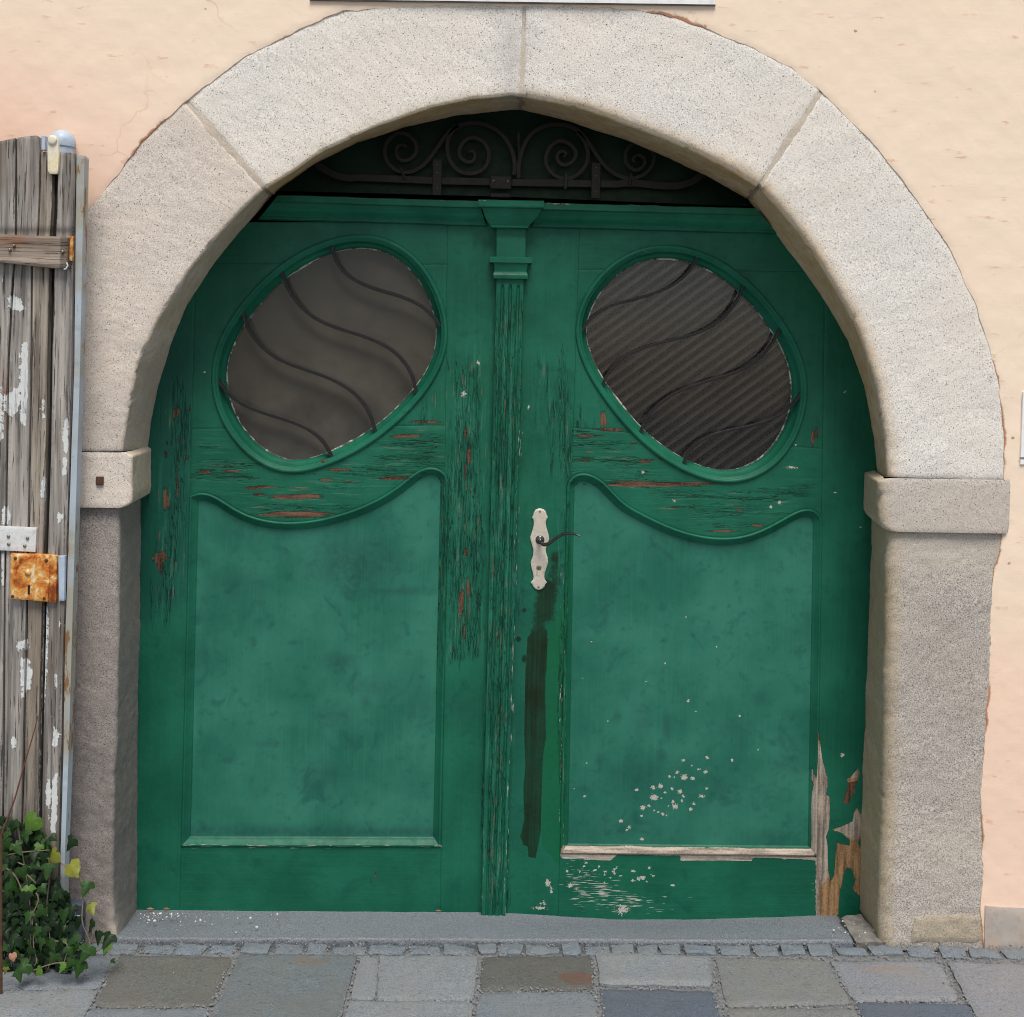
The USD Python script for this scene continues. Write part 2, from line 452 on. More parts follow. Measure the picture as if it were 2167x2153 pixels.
# brown run of oil below the lock, and the patch of new paint beside it
pol('stain', [zp(*q) for q in [(505, 940), (680, 900), (700, 990), (660, 1060), (690, 1240), (690, 1370), (1000, 1380), (1060, 1330), (1050, 1060), (1075, 880), (1040, 855), (880, 900), (870, 1000), (880, 1060), (840, 1200), (870, 1280), (830, 1350),
                              (770, 1370), (700, 1340), (660, 1280), (690, 1240), (560, 1150), (505, 1080)]], 12, .56)
pol('stain', [z3(*q) for q in [(175, 190), (150, 230), (140, 400), (135, 700), (140, 850), (130, 950), (135, 1100), (118, 1180), (130, 1225), (150, 1230), (155, 1280), (190, 1288), (205, 1215), (215, 1150), (218, 1000), (225, 800), (240, 700), (235, 500), (245, 300), (246, 190)]], 3.0)
pol('stain', [z3(*q) for q in [(190, -60), (152, 240), (244, 240), (250, 165), (285, 150), (305, -10), (290, -70)]], 14, .70)
for x, y, r in [(135, 97, 11), (108, 235, 12), (137, 330, 16), (128, 1185, 12)]:
    X, Y = z3(x, y); ell('stain', X, Y, r / 2.3, r / 2.1)
pol('fresh', [z3(*q) for q in [(255, 155), (330, 60), (350, 30), (345, 500), (330, 1260), (300, 1320), (220, 1230), (225, 800), (245, 650), (240, 300)]], 4)
pol('fresh', [zp(*q) for q in [(1085, 830), (1150, 830), (1145, 1400), (1080, 1400)]], 4, .8)
pol('old_shade', [z3(*q) for q in [(75, -300), (160, -100), (140, 500), (130, 1250), (60, 1250), (70, 300)]], 10, .6)
pol('old_shade', [(200, 420), (404, 440), (404, 1040), (398, 1275), (385, 1268), (374, 1290), (352, 1275), (340, 1305), (325, 1300), (310, 1325), (280, 1310), (200, 1320)], 9, .95)
pol('old_shade', [(404, 490), (930, 490), (640, 500), (500, 560), (440, 700), (404, 900)], 60, .6)  # soft shade below the arch at the upper left, painted in
# zones of crazed, cracked old paint
pol('crack', [z5(*q) for q in [(1590, 860), (1760, 700), (1790, 900), (1790, 2150), (1740, 2240), (1560, 2330), (1570, 1400)]], 40, .95)
pol('crack', [z5(*q) for q in [(350, 1150), (480, 1180), (700, 1340), (1000, 1360), (1300, 1170), (1570, 880), (1575, 1350), (1400, 1400), (1000, 1600), (700, 1620), (460, 1480), (350, 1450)]], 40, .8)
pol('crack', [z5(*q) for q in [(200, 930), (345, 900), (350, 1480), (345, 2060), (110, 2120), (130, 1500)]], 40, .65)
pol('crack', [z6(*q) for q in [(150, 780), (330, 760), (380, 1000), (600, 1200), (900, 1400), (1300, 1420), (1560, 1300), (1560, 1520), (1300, 1630), (1000, 1660), (700, 1540), (480, 1370), (330, 1450), (200, 1300), (140, 1100)]], 40, .62)
pol('crack', [(1040, 640), (1110, 640), (1100, 1000), (1072, 1940), (1010, 1940), (1030, 1000)], 30, .95)
pol('crack', [(920, 1010), (952, 1010), (940, 1440), (918, 1440)], 8, .9)
pol('crack', [(1175, 1090), (1205, 1060), (1203, 1700), (1180, 1700)], 6, .7)
pol('streak', [(1182, 1180), (1203, 1180), (1196, 1800), (1180, 1800)], 5, .62)
pol('streak', [(384, 1786), (940, 1786), (940, 1796), (384, 1798)], 4, .75)
pol('grime', [(384, 1746), (930, 1752), (930, 1772), (384, 1772)], 8, .55)
# pale edges of the pilaster
pol('streak', [(1096, 900), (1106, 900), (1074, 1940), (1063, 1940)], 4, .72)
pol('streak', [(1020, 1600), (1028, 1600), (1024, 1940), (1014, 1940)], 3, .6)
# dull, darker scuffs and older paint fields
for x, y, rx, ry, v in [(1130, 90, 150, 75, .8), (1330, 232, 190, 14, .6), (1060, 570, 60, 30, .75), (1240, 690, 80, 30, .5), (1060, 830, 60, 45, .5), (980, 1120, 75, 50, .5), (660, 1380, 70, 14, .6), (1110, 1375, 110, 22, .55), (650, 470, 12, 14, .8),
                        (850, 478, 22, 8, .7), (1190, 765, 18, 30, .6), (530, 1045, 16, 9, .6), (720, 965, 45, 12, .5), (1650, 810, 50, 50, .5), (560, 200, 80, 60, .25), (600, 1520, 16, 26, .5), (1170, 680, 20, 20, .5), (820, 160, 16, 14, .5), (1450, 770, 80, 40, .3)]:
    X, Y = zb(x, y); ell('grime', X, Y, rx / 2.27, ry / 2.27, v, 1.2)
for x, y, rx, ry, v in [(820, 655, 14, 48, .8), (800, 800, 20, 24, .7), (700, 900, 130, 60, .45), (690, 640, 40, 60, .4), (1110, 660, 80, 30, .3), (740, 890, 24, 45, .6), (1180, 740, 12, 70, .35), (1270, 525, 22, 22, .5), (700, 580, 30, 10, .6), (420, 955, 30, 10, .6),
                        (1010, 950, 260, 90, .35), (600, 1130, 240, 60, .3), (1290, 1180, 60, 25, .5), (1120, 75, 6, 6, .8), (460, 245, 9, 9, .6), (610, 185, 6, 7, .8), (1310, 278, 6, 7, .8), (585, 610, 14, 25, .4), (1390, 850, 60, 40, .3)]:
    X, Y = z3(x, y); ell('grime', X, Y, rx / 2.27, ry / 2.27, v, 1.2)


def wear(V, keys=None):
    p = project(V)
    x, y = p[:, 0], p[:, 1]
    out = {}
    lo, hi = p.min(0), p.max(0)
    for ch, items in WEAR.items():
        a = np.zeros(len(p))
        for it in items:
            if it[0] == 'e':
                _, cx, cy, rx, ry, val, soft = it
                if cx + 3 * rx < lo[0] or cx - 3 * rx > hi[0] or cy + 3 * ry < lo[1] or cy - 3 * ry > hi[1]: continue
                d = np.sqrt(((x - cx) / rx) ** 2 + ((y - cy) / ry) ** 2)
                a = np.maximum(a, val * np.clip(0.5 + (1 - d) / soft * .5, 0, 1))
            else:
                _, pg, soft, val = it
                b = pg.bounds
                if b[2] + soft < lo[0] or b[0] - soft > hi[0] or b[3] + soft < lo[1] or b[1] - soft > hi[1]: continue
                sel = np.nonzero((x > b[0] - soft) & (x < b[2] + soft) & (y > b[1] - soft) & (y < b[3] + soft))[0]
                if not len(sel): continue
                shapely.prepare(pg)
                ins = shapely.contains_xy(pg, x[sel], y[sel])
                ds = shapely.distance(pg.boundary, shapely.points(x[sel], y[sel]))
                a[sel] = np.maximum(a[sel], val * np.clip(0.5 + np.where(ins, ds, -ds) / soft * .5, 0, 1))
        out[ch] = a
    st = lambda *k: np.stack([out[i] if i else np.zeros(len(p)) for i in k], 1)
    return {'wa': st('bare', 'stain', 'fresh'), 'wb': st('crack', 'chip', 'grime'), 'wc': st('grey', 'old_shade', 'streak')}


# ------------------------------------------------------------------ materials
def paint(name, grain, base=(0.005, 0.108, 0.060), dirt=1.1, crackle=1.0):
    M = Mat(name)
    sc = {'v': (95, 95, 7), 'h': (7, 95, 95), 'd': (40, 40, 40)}[grain]
    g = M.pos(sc)
    p = M.pos()
    n1 = M.noise(g, 1.0, 4.0, 0.6)
    nf = M.noise(p, 160.0, 3.0, 0.6)
    nk = M.noise(p, 210.0, 2.0, 0.5)
    nm = M.noise(p, 34.0, 4.0, 0.6)
    nl = M.noise(p, 4.5, 4.0, 0.55)
    bare, stain, fresh = M.attr('wa')
    crack, chip, grime = M.attr('wb')
    grey, old_shade, streak = M.attr('wc')
    jit = M.math('add', M.math('multiply', M.math('subtract', n1, 0.5), 1.7), M.math('multiply', M.math('subtract', nf, 0.5), 0.6))
    # paint tones
    col = M.mix(M.ss(nl, 0.3, 0.7), tuple(c * 0.74 for c in base), (base[0] * 1.9, base[1] * 1.12, base[2] * 1.16))
    sm0 = M.noise(p, 6.0, 3.0, 0.6)
    br = M.noise(M.pos((150, 150, 3.0) if grain != 'h' else (3.0, 150, 150)), 1.0, 4.0, 0.65)
    col = M.mix(M.ss(M.math('add', br, M.math('multiply', M.math('subtract', sm0, .5), .6)), 0.42, 0.78, 0, .30), col, (base[0] * 2.2 + .004, base[1] * 1.22, base[2] * 1.28))
    sm_ = M.noise(p, 11.0, 5.0, 0.65, 0.8)
    col = M.mix(M.ss(sm_, 0.54, 0.72, 0, .5 * dirt), col, (base[0] * .6, base[1] * .55, base[2] * .68))
    col = M.mix(M.math('multiply', M.ss(nm, 0.52, 0.75), 0.30 * dirt), col, tuple(c * 0.5 for c in base))
    col = M.mix(M.math('multiply', M.ss(nf, 0.62, 0.8), 0.35), col, (base[0] + .03, base[1] + .06, base[2] + .05))
    col = M.mix(M.math('multiply', old_shade, 0.55), col, (0.008, 0.066, 0.052))
    gm = M.math('multiply', grime, M.lin(M.noise(p, 60.0, 3.0, 0.6), 0.3, 0.7, 0.45, 1.0), clamp=True)
    col = M.mix(M.math('multiply', gm, 0.9), col, (0.008, 0.042, 0.042))
    fr = M.ss(M.math('add', fresh, M.math('multiply', jit, 0.25)), 0.4, 0.6)
    col = M.mix(M.math('multiply', fr, M.lin(br, .3, .7, .5, .9)), col, (0.003, 0.098, 0.036))
    stn = M.ss(M.math('add', stain, M.math('add', M.math('multiply', M.math('subtract', nm, 0.5), 0.5), M.math('multiply', M.math('subtract', nf, 0.5), 0.5))), 0.32, 0.66)
    col = M.mix(M.math('multiply', stn, M.lin(M.math('add', M.math('multiply', br, .5), M.math('multiply', sm0, .5)), .35, .62, .62, .97)), col, (0.006, 0.014, 0.004))
    # cracks along the grain
    r1 = M.noise(M.pos(tuple(c * 1.15 for c in sc)), 1.0, 2.0, 0.5)
    r2 = M.noise(M.pos(tuple(c * 2.3 for c in sc)), 1.0, 2.0, 0.5)
    gate_n = M.noise(M.pos(tuple(c * 0.33 for c in sc)), 1.0, 4.0, 0.65)
    gate = M.ss(M.math('add', M.math('multiply', crack, 0.72 * crackle), M.math('multiply', M.math('subtract', gate_n, 0.5), 2.0)), 0.36, 0.58)
    gate = M.math('multiply', gate, M.ss(crack, 0.05, 0.4))
    ck1 = M.math('subtract', 1.0, M.ss(M.math('absolute', M.math('subtract', r1, 0.5)), 0.007, 0.030))
    ck2 = M.math('subtract', 1.0, M.ss(M.math('absolute', M.math('subtract', r2, 0.54)), 0.006, 0.028))
    ck = M.math('multiply', M.math('maximum', ck1, M.math('multiply', ck2, 0.7)), gate)
    worn = M.ss(M.math('multiply', crack, M.math('add', gate_n, M.math('multiply', M.math('subtract', n1, .5), .9))), 0.40, 0.60)
    col = M.mix(M.math('multiply', worn, 0.30), col, (0.006, 0.072, 0.044))
    col = M.mix(M.math('multiply', ck, 0.80), col, (0.004, 0.016, 0.011))
    fl = M.math('multiply', M.ss(M.math('add', M.noise(M.pos(tuple(c * 1.6 for c in sc)), 1.0, 3.0, .6), M.math('multiply', crack, .13)), .735, .775), M.ss(crack, .3, .6))
    col = M.mix(fl, col, M.mix(n1, (0.020, 0.009, 0.006), (0.26, 0.15, 0.09)))
    pf_ = M.math('multiply', M.ss(M.noise(M.pos(tuple(c * 0.8 for c in sc)), 1.0, 4.0, .65), .52, .62), M.math('multiply', M.ss(crack, .2, .8), .35))
    col = M.mix(pf_, col, (0.035, 0.20, 0.135))
    # bare wood
    bj = M.math('add', bare, M.math('multiply', jit, 0.8))
    bm = M.math('multiply', M.ss(bj, 0.50, 0.58), M.ss(bare, 0.04, 0.14))
    ws = M.ss(M.math('add', n1, M.math('multiply', M.math('subtract', nk, .5), .35)), 0.28, 0.72)
    wood_o = M.mix(ws, (0.016, 0.009, 0.007), (0.17, 0.086, 0.052))
    wood_g = M.mix(ws, (0.13, 0.105, 0.085), (0.44, 0.37, 0.30))
    wood_t = M.mix(ws, (0.13, 0.070, 0.032), (0.40, 0.245, 0.120))
    wood = M.mix(M.ss(grey, .62, .9), M.mix(M.ss(grey, .12, .34), wood_o, wood_t), wood_g)
    edge = M.math('multiply', M.math('subtract', M.ss(bj, 0.38, 0.50), bm), M.ss(bare, 0.02, 0.1))
    col = M.mix(M.math('multiply', edge, 0.75, clamp=True), col, (0.004, 0.012, 0.010))
    col = M.mix(bm, col, wood)
    # white chips and pale scratched streaks
    cm = M.ss(M.math('add', chip, M.math('add', M.math('multiply', M.math('subtract', nk, 0.5), 1.3), M.math('multiply', M.math('subtract', nf, 0.5), 0.6))), 0.50, 0.62)
    cm = M.math('multiply', cm, M.ss(chip, 0.02, 0.15))
    sv = M.noise(M.pos(tuple(c * 3.0 for c in sc)), 1.0, 3.0, 0.55)
    sm = M.ss(M.math('add', M.math('multiply', streak, 0.30), sv), 0.80, 0.86)
    sm = M.math('multiply', sm, M.ss(streak, 0.05, 0.3))
    col = M.mix(M.math('maximum', cm, sm), col, (0.42, 0.41, 0.36))
    h = M.math('subtract', M.math('multiply', n1, 0.12), M.math('add', M.math('multiply', ck, 0.9), M.math('multiply', M.math('maximum', bm, cm), 0.6)))
    h = M.math('add', h, M.math('add', M.math('multiply', nm, 0.25), M.math('add', M.math('multiply', nl, 0.6), M.math('multiply', br, .22))))
    ro = M.math('add', M.lin(nm, 0.3, 0.7, 0.38, 0.58), M.math('multiply', M.math('maximum', bm, ck), 0.35), clamp=True)
    return M.done(M.bsdf(col, ro, M.bump(h, 0.75, 0.0026), specular_ior_level=0.22))


MAT = {}
MAT['paint_v'] = paint('green_paint_upright', 'v')
MAT['paint_h'] = paint('green_paint_crosswise', 'h')
MAT['paint_panel'] = paint('green_paint_panel', 'd', base=(0.016, 0.150, 0.098), dirt=1.35)
MAT['paint_dark'] = paint('shade_darkened_green', 'h', base=(0.010, 0.040, 0.020))  # tympanum green, darkened to stand for the shade deep under the arch


def granite(name, base, dark=(0.05, 0.05, 0.052), speck=1.0, stain_col=(0.30, 0.215, 0.115), rough=0.8, warm=(1.06, .97, .88), sc=1.0):
    M = Mat(name)
    p = M.pos()
    st, dirt_dim, pale = M.attr('wa')
    n0 = M.noise(p, 3.0, 4.0, 0.6)
    n1 = M.noise(p, 260.0 * sc, 2.0, 0.6)
    n2 = M.noise(p, 95.0 * sc, 3.0, 0.65)
    n3 = M.noise(p, 24.0, 4.0, 0.6)
    col = M.mix(M.ss(n1, 0.32, 0.68), tuple(b * (0.74 if speck < 1.2 else .55) for b in base), tuple(min(.85, b * (1.16 if speck < 1.2 else 1.4)) for b in base))
    col = M.mix(M.ss(n2, 0.56, 0.74, 0, 0.38), col, tuple(b * w * 0.82 for b, w in zip(base, warm)))
    col = M.mix(M.ss(n0, 0.35, 0.7, 0, .35), col, tuple(b * w for b, w in zip(base, warm)))
    v = M.vor(M.n('vector_math', 'vector', math_type='add', vector1=M.pos((1, 1, 1.0)), vector2=M.n('vector_math', 'vector', math_type='scale', vector1=M.n('noise_texture', 'color', vector=p, scale=180.0, detail=1.0), scale=0.006)), 165.0 * sc)
    vc = M.n('separate_color', 'r', color_type='rgb', color=M.vor(p, 165.0 * sc, 'f1', 'color'))
    sp = M.math('multiply', M.math('subtract', 1.0, M.ss(v, 0.16, 0.30)), M.ss(M.math('add', vc, M.math('multiply', M.math('subtract', n3, .5), 1.1)), 0.62 - 0.18 * speck, 0.74 - 0.18 * speck))
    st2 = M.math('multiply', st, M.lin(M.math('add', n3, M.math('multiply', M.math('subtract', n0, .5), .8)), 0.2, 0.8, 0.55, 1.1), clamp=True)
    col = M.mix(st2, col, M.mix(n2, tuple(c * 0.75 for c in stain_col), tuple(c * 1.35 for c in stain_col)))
    dd = M.math('multiply', dirt_dim, M.lin(n3, 0.3, 0.7, 0.5, 1.1), clamp=True)
    col = M.mix(M.math('multiply', dd, 0.75), col, tuple(c * .45 for c in base))
    col = M.mix(M.math('multiply', sp, M.math('subtract', 0.85, M.math('multiply', st2, 0.55))), col, dark)
    col = M.mix(M.math('multiply', pale, .6), col, (0.62, 0.55, 0.45))
    h = M.math('add', M.math('multiply', n2, 0.6), M.math('add', M.math('multiply', n1, 0.35), M.math('subtract', n3, M.math('multiply', sp, .5))))
    return M.done(M.bsdf(col, rough, M.bump(h, 0.42, 0.0026), specular_ior_level=0.3))


MAT['granite'] = granite('pale_granite', (0.70, 0.668, 0.615), stain_col=(0.44, 0.295, 0.135))
MAT['granite_left'] = granite('warm_granite', (0.62, 0.555, 0.49), speck=0.55, stain_col=(.34, .27, .17))
MAT['granite_impost'] = granite('tan_grey_granite', (0.50, 0.455, 0.405), stain_col=(0.36, 0.275, 0.145))
MAT['granite_jamb'] = granite('grey_granite', (0.42, 0.385, 0.345), speck=1.4, stain_col=(0.36, 0.275, 0.145))
MAT['granite_left_jamb'] = granite('brownish_granite', (0.315, 0.280, 0.260), speck=1.25, stain_col=(.19, .175, .15))
MAT['step_stone'] = granite('step_granite', (0.165, 0.188, 0.215), speck=1.25, stain_col=(.14, .13, .12))
MAT['mortar'] = granite('mortar', (0.52, 0.46, 0.38), speck=-2.5, stain_col=(.12, .08, .045), sc=1.4)


def paving(name, base, spot=None, sc=1.0):
    M = Mat(name)
    p = M.pos()
    r = M.n('object_info', 'random')
    n0 = M.noise(p, 7.0, 4.0, 0.6)
    n1 = M.noise(p, 240.0, 2.0, 0.6)
    n2 = M.noise(M.pos((40, 90, 40)), 1.0, 3.0, 0.6)
    n3 = M.noise(p, 30.0, 4.0, 0.65)
    col = M.mix(M.ss(n1, 0.3, 0.7), tuple(b * 0.72 for b in base), tuple(b * 1.25 for b in base))
    col = M.mix(M.ss(n0, 0.35, 0.68, 0, .6), col, tuple(b * w for b, w in zip(base, (1.08, 1.0, .88))))
    col = M.mix(M.ss(n2, 0.55, 0.7, 0, .45), col, tuple(b * 0.5 for b in base))
    col = M.mix(M.ss(n3, 0.6, 0.75, 0, .35), col, tuple(b * 1.4 for b in base))
    sv_ = M.noise(p, 150.0, 2.0, 0.7)
    col = M.mix(M.ss(sv_, 0.64, 0.74, 0, .55), col, tuple(min(.6, b * 2.0) for b in base))
    col = M.mix(M.ss(M.noise(M.pos((70, 170, 70)), 1.0, 2.0, .6), 0.66, 0.72, 0, .75), col, (0.02, 0.022, 0.024))
    if spot:
        for (sx_, sy_, rx, ry, c, a) in spot:
            q = Gd(sx_, sy_, 0.0)
            d = M.n('vector_math', 'value', math_type='length', vector1=M.n('vector_math', 'vector', math_type='multiply', vector1=M.n('vector_math', 'vector', math_type='subtract', vector1=p, vector2=tuple(q)), vector2=(1 / rx, 1 / ry, 0.0)))
            f = M.math('subtract', 1.0, M.ss(M.math('add', d, M.math('multiply', M.math('subtract', n3, .5), 1.3)), 0.55, 1.15))
            col = M.mix(M.math('multiply', f, a), col, c)
    h = M.math('add', M.math('multiply', n2, 0.5), M.math('add', M.math('multiply', n1, 0.4), n3))
    return M.done(M.bsdf(col, 0.72, M.bump(h, 0.7, 0.003), specular_ior_level=0.4))


MAT['pave_blue'] = paving('paving_blue_grey', (0.145, 0.165, 0.188))
MAT['pave_light'] = paving('paving_light_grey', (0.178, 0.195, 0.210))
MAT['pave_brown'] = paving('paving_brown', (0.108, 0.110, 0.104))
MAT['pave_green'] = paving('paving_green_grey', (0.118, 0.136, 0.145), [(1730, 2036, .045, .02, (.17, .10, .045), 0.0), (660, 2036, .055, .02, (.16, .10, .05), .35)])
MAT['pave_rust'] = paving('paving_brown_rust_spot', (0.090, 0.092, 0.088), [(1222, 2068, .055, .035, (.12, .055, .034), .65)])
MAT['pave_dark'] = paving('paving_dark_slate', (0.082, 0.100, 0.130))
MAT['pave_beige'] = paving('paving_beige', (0.152, 0.160, 0.162))
MAT['pave_pale'] = paving('paving_pale_spot', (0.178, 0.188, 0.208), [(1880, 2050, .10, .018, (.22, .165, .13), .5)])
MAT['sett'] = paving('sett_stone', (0.140, 0.165, 0.190))


def plaster():
    M = Mat('limewash_plaster')
    p = M.pos()
    pink, orange, greyb = M.attr('wa')
    n0 = M.noise(p, 1.6, 5.0, 0.55)
    n1 = M.noise(p, 55.0, 4.0, 0.6)
    n2 = M.noise(M.pos((9, 9, 42)), 1.0, 4.0, 0.6)
    n3 = M.noise(p, 14.0, 3.0, 0.6)
    col = M.mix(M.ss(M.math('add', pink, M.math('multiply', M.math('subtract', n0, .5), .9)), 0.15, 0.95), (0.82, 0.660, 0.510), (0.80, 0.515, 0.385))
    col = M.mix(M.ss(n0, 0.3, 0.7, 0, .35), col, (0.82, 0.69, 0.56))
    line = M.math('multiply', M.ss(n2, 0.60, 0.66), M.math('subtract', 1.0, M.ss(n2, 0.66, 0.74)))
    col = M.mix(M.math('multiply', line, M.math('multiply', M.ss(n3, .45, .62), 0.5)), col, (0.56, 0.26, 0.12))
    v = M.vor(p, 16.0); vc = M.n('separate_color', 'r', color_type='rgb', color=M.vor(p, 16.0, 'f1', 'color'))
    pit = M.math('multiply', M.math('subtract', 1.0, M.ss(M.math('add', v, M.math('multiply', M.math('subtract', n1, .5), .30)), 0.03, 0.08)), M.math('greater_than', vc, 0.80))
    col = M.mix(M.math('multiply', pit, 0.7), col, (0.33, 0.10, 0.04))
    cr1 = M.vor(M.n('vector_math', 'vector', math_type='add', vector1=M.pos((2.3, 2.3, 2.9)), vector2=M.n('vector_math', 'vector', math_type='scale', vector1=M.n('noise_texture', 'color', vector=p, scale=9.0, detail=4.0), scale=.35)), 1.0, 'distance_to_edge')
    hair = M.math('multiply', M.math('subtract', 1.0, M.ss(cr1, .002, .010)), M.ss(n0, .57, .66))
    col = M.mix(M.math('multiply', hair, .28), col, (0.42, 0.20, 0.11))
    om = M.ss(M.math('add', orange, M.math('multiply', M.math('subtract', n1, .5), 1.1)), 0.5, 0.9)
    col = M.mix(M.math('multiply', om, 0.8), col, (0.36, 0.12, 0.045))
    h = M.math('add', M.math('multiply', n3, 1.6), M.math('add', M.math('multiply', n1, 0.45), M.math('subtract', M.math('multiply', n2, .7), M.math('multiply', pit, 1.2))))
    return M.done(M.bsdf(col, 0.92, M.bump(h, 0.20, 0.003), specular_ior_level=0.15))


MAT['plaster'] = plaster()


def simple(name, col, rough=0.5, metallic=0.0, var=0.3, scale=30.0, col2=None, bump=0.2, sc=(1, 1, 1), thr=(0.35, 0.65), spec=0.4, dist=0.002):
    M = Mat(name)
    p = M.pos(sc)
    n = M.noise(p, scale, 4.0, 0.6)
    n2 = M.noise(p, scale * 6, 3.0, 0.6)
    c = M.mix(M.ss(n, *thr), col, col2 or tuple(x * (1 - var) for x in col))
    c = M.mix(M.ss(n2, 0.45, 0.7, 0, .35), c, tuple(x * 0.6 for x in col))
    return M.done(M.bsdf(c, M.lin(n, .3, .7, max(0.05, rough - .08), min(1, rough + .1)), M.bump(M.math('add', n, M.math('multiply', n2, .4)), bump, dist), metallic=metallic, specular_ior_level=spec))


MAT['mortar_dark'] = simple('grey_rubble_mortar', (0.20, 0.19, 0.172), .95, scale=40, bump=.8, dist=.005)
MAT['iron'] = simple('dark_wrought_iron', (0.036, 0.035, 0.032), 0.55, 0.2, col2=(0.045, 0.038, 0.032), scale=40, bump=0.5)
MAT['bar_iron'] = simple('dark_window_bar_iron', (0.020, 0.019, 0.020), 0.45, 0.3, scale=60, bump=.3)
MAT['handle_plate'] = simple('pale_aluminium', (0.66, 0.60, 0.50), 0.42, 0.35, var=.12, scale=18, bump=.1)
MAT['lever'] = simple('tarnished_chrome', (0.12, 0.12, 0.115), 0.25, 0.9, scale=40, bump=.1)
MAT['black'] = simple('lock_slot_black', (0.006, 0.006, 0.006), 0.6)
MAT['screw'] = simple('dull_screw', (0.30, 0.26, 0.20), 0.4, 0.7, scale=80)
MAT['white_chip'] = simple('white_paint_chips', (0.62, 0.60, 0.56), 0.7)
MAT['cream_metal'] = simple('cream_painted_iron', (0.72, 0.63, 0.42), 0.5, 0.0, col2=(0.70, 0.66, 0.55), scale=22)
MAT['blue_metal'] = simple('pale_blue_painted_steel', (0.42, 0.50, 0.60), 0.45, 0.0, var=.12, scale=12)
MAT['white_metal'] = simple('white_painted_hinge', (0.62, 0.63, 0.63), 0.5, 0.0, col2=(.50, .50, .49), scale=25, thr=(.5, .7))
MAT['white_board'] = simple('white_sign_enamel', (0.80, 0.80, 0.79), 0.35, 0.0, var=.05, scale=8, bump=.05)
MAT['edge_dark'] = simple('sign_dark_edge', (0.16, 0.15, 0.14), 0.5)
MAT['rust_iron'] = simple('brown_rusted_iron', (0.10, 0.05, 0.03), 0.8, 0.2, scale=50, bump=.6)
MAT['stop_block'] = simple('blue_grey_slate', (0.07, 0.09, 0.125), 0.6, 0.0, scale=30)
MAT['cement'] = simple('grey_cement', (0.40, 0.36, 0.32), 0.9, 0.0, col2=(0.47, 0.37, 0.30), scale=9, bump=.4)
MAT['sand'] = simple('joint_sand', (0.19, 0.195, 0.20), 0.95, 0.0, scale=90, bump=.9, dist=.004)
MAT['dark_room'] = simple('dark_interior', (0.05, 0.045, 0.04), 0.9)
MAT['board_behind'] = simple('grey_brown_board', (0.075, 0.066, 0.052), 0.8, 0.0, col2=(0.050, 0.047, 0.044), scale=3, bump=.05)
MAT['dry_stem'] = simple('reddish_stem', (0.12, 0.040, 0.022), 0.6, scale=60)
MAT['ivy_stem'] = simple('grey_brown_ivy_stem', (0.16, 0.12, 0.085), 0.75, scale=60)
MAT['dead_leaf'] = simple('dead_brown_leaf', (0.26, 0.10, 0.05), 0.7, col2=(.36, .20, .13), scale=40)
MAT['grit_light'] = simple('pale_grit', (0.25, 0.25, 0.25), 0.9, scale=60)
MAT['putty'] = simple('flaking_putty', (0.42, 0.40, 0.36), 0.8, col2=(0.05, 0.06, 0.05), scale=38, thr=(.42, .52), bump=.6)


def reed():
    M = Mat('woven_reed')
    a = math.radians(37)
    g = M.pos((1, 1, 1), rot=(0, -a, 0)) if False else M.pos((1, 1, 1), rot=(0, a, 0))
    w = M.n('wave_texture', 'fac', wave_type='bands', bands_direction='x', vector=g, scale=38.0, distortion=0.5, detail=1.0)
    n = M.noise(M.pos(), 20.0, 3.0, .6)
    nf = M.noise(M.pos(), 150.0, 2.0, .6)
    c = M.mix(M.ss(w, .35, .7), (0.004, 0.0035, 0.0035), M.mix(n, (0.022, 0.018, 0.016), (0.034, 0.028, 0.025)))
    c = M.mix(M.ss(nf, .72, .8, 0, .6), c, (.3, .28, .25))
    return M.done(M.bsdf(c, 0.7, M.bump(w, 0.8, 0.003)))


MAT['reed'] = reed()
MAT['reed_strip'] = simple('brown_reed_strip', (0.24, 0.195, 0.170), 0.75, 0.0, scale=14, bump=.3)


def glass(name, dust, dust_col, lowdust=0.0):
    M = Mat(name)
    fr = M.n('fresnel', 'fac', IOR=1.5)
    gl = M.n('glossy_bsdf', 'BSDF', color=(.9, .9, .9), roughness=0.05)
    tr = M.n('transparent_bsdf', 'BSDF', color=(.82, .84, .82))
    base = M.n('mix_closure', 'closure', fac=fr, closure1=tr, closure2=gl)
    n = M.noise(M.pos(), 7.0, 5.0, .6)
    nf = M.noise(M.pos(), 120.0, 3.0, .65)
    f = M.math('add', M.math('multiply', M.lin(n, .3, .7, .45, 1.25), dust), M.ss(nf, .74, .80, 0, .4), clamp=True)
    d = M.n('diffuse_bsdf', 'BSDF', color=M.mix(n, dust_col, tuple(c * 1.35 for c in dust_col)))
    return M.done(M.n('mix_closure', 'closure', fac=f, closure1=base, closure2=d))


MAT['glass_dusty'] = glass('dusty_pane', 0.62, (0.098, 0.090, 0.076))
MAT['glass_clear'] = glass('grimy_pane', 0.05, (0.13, 0.12, 0.10))


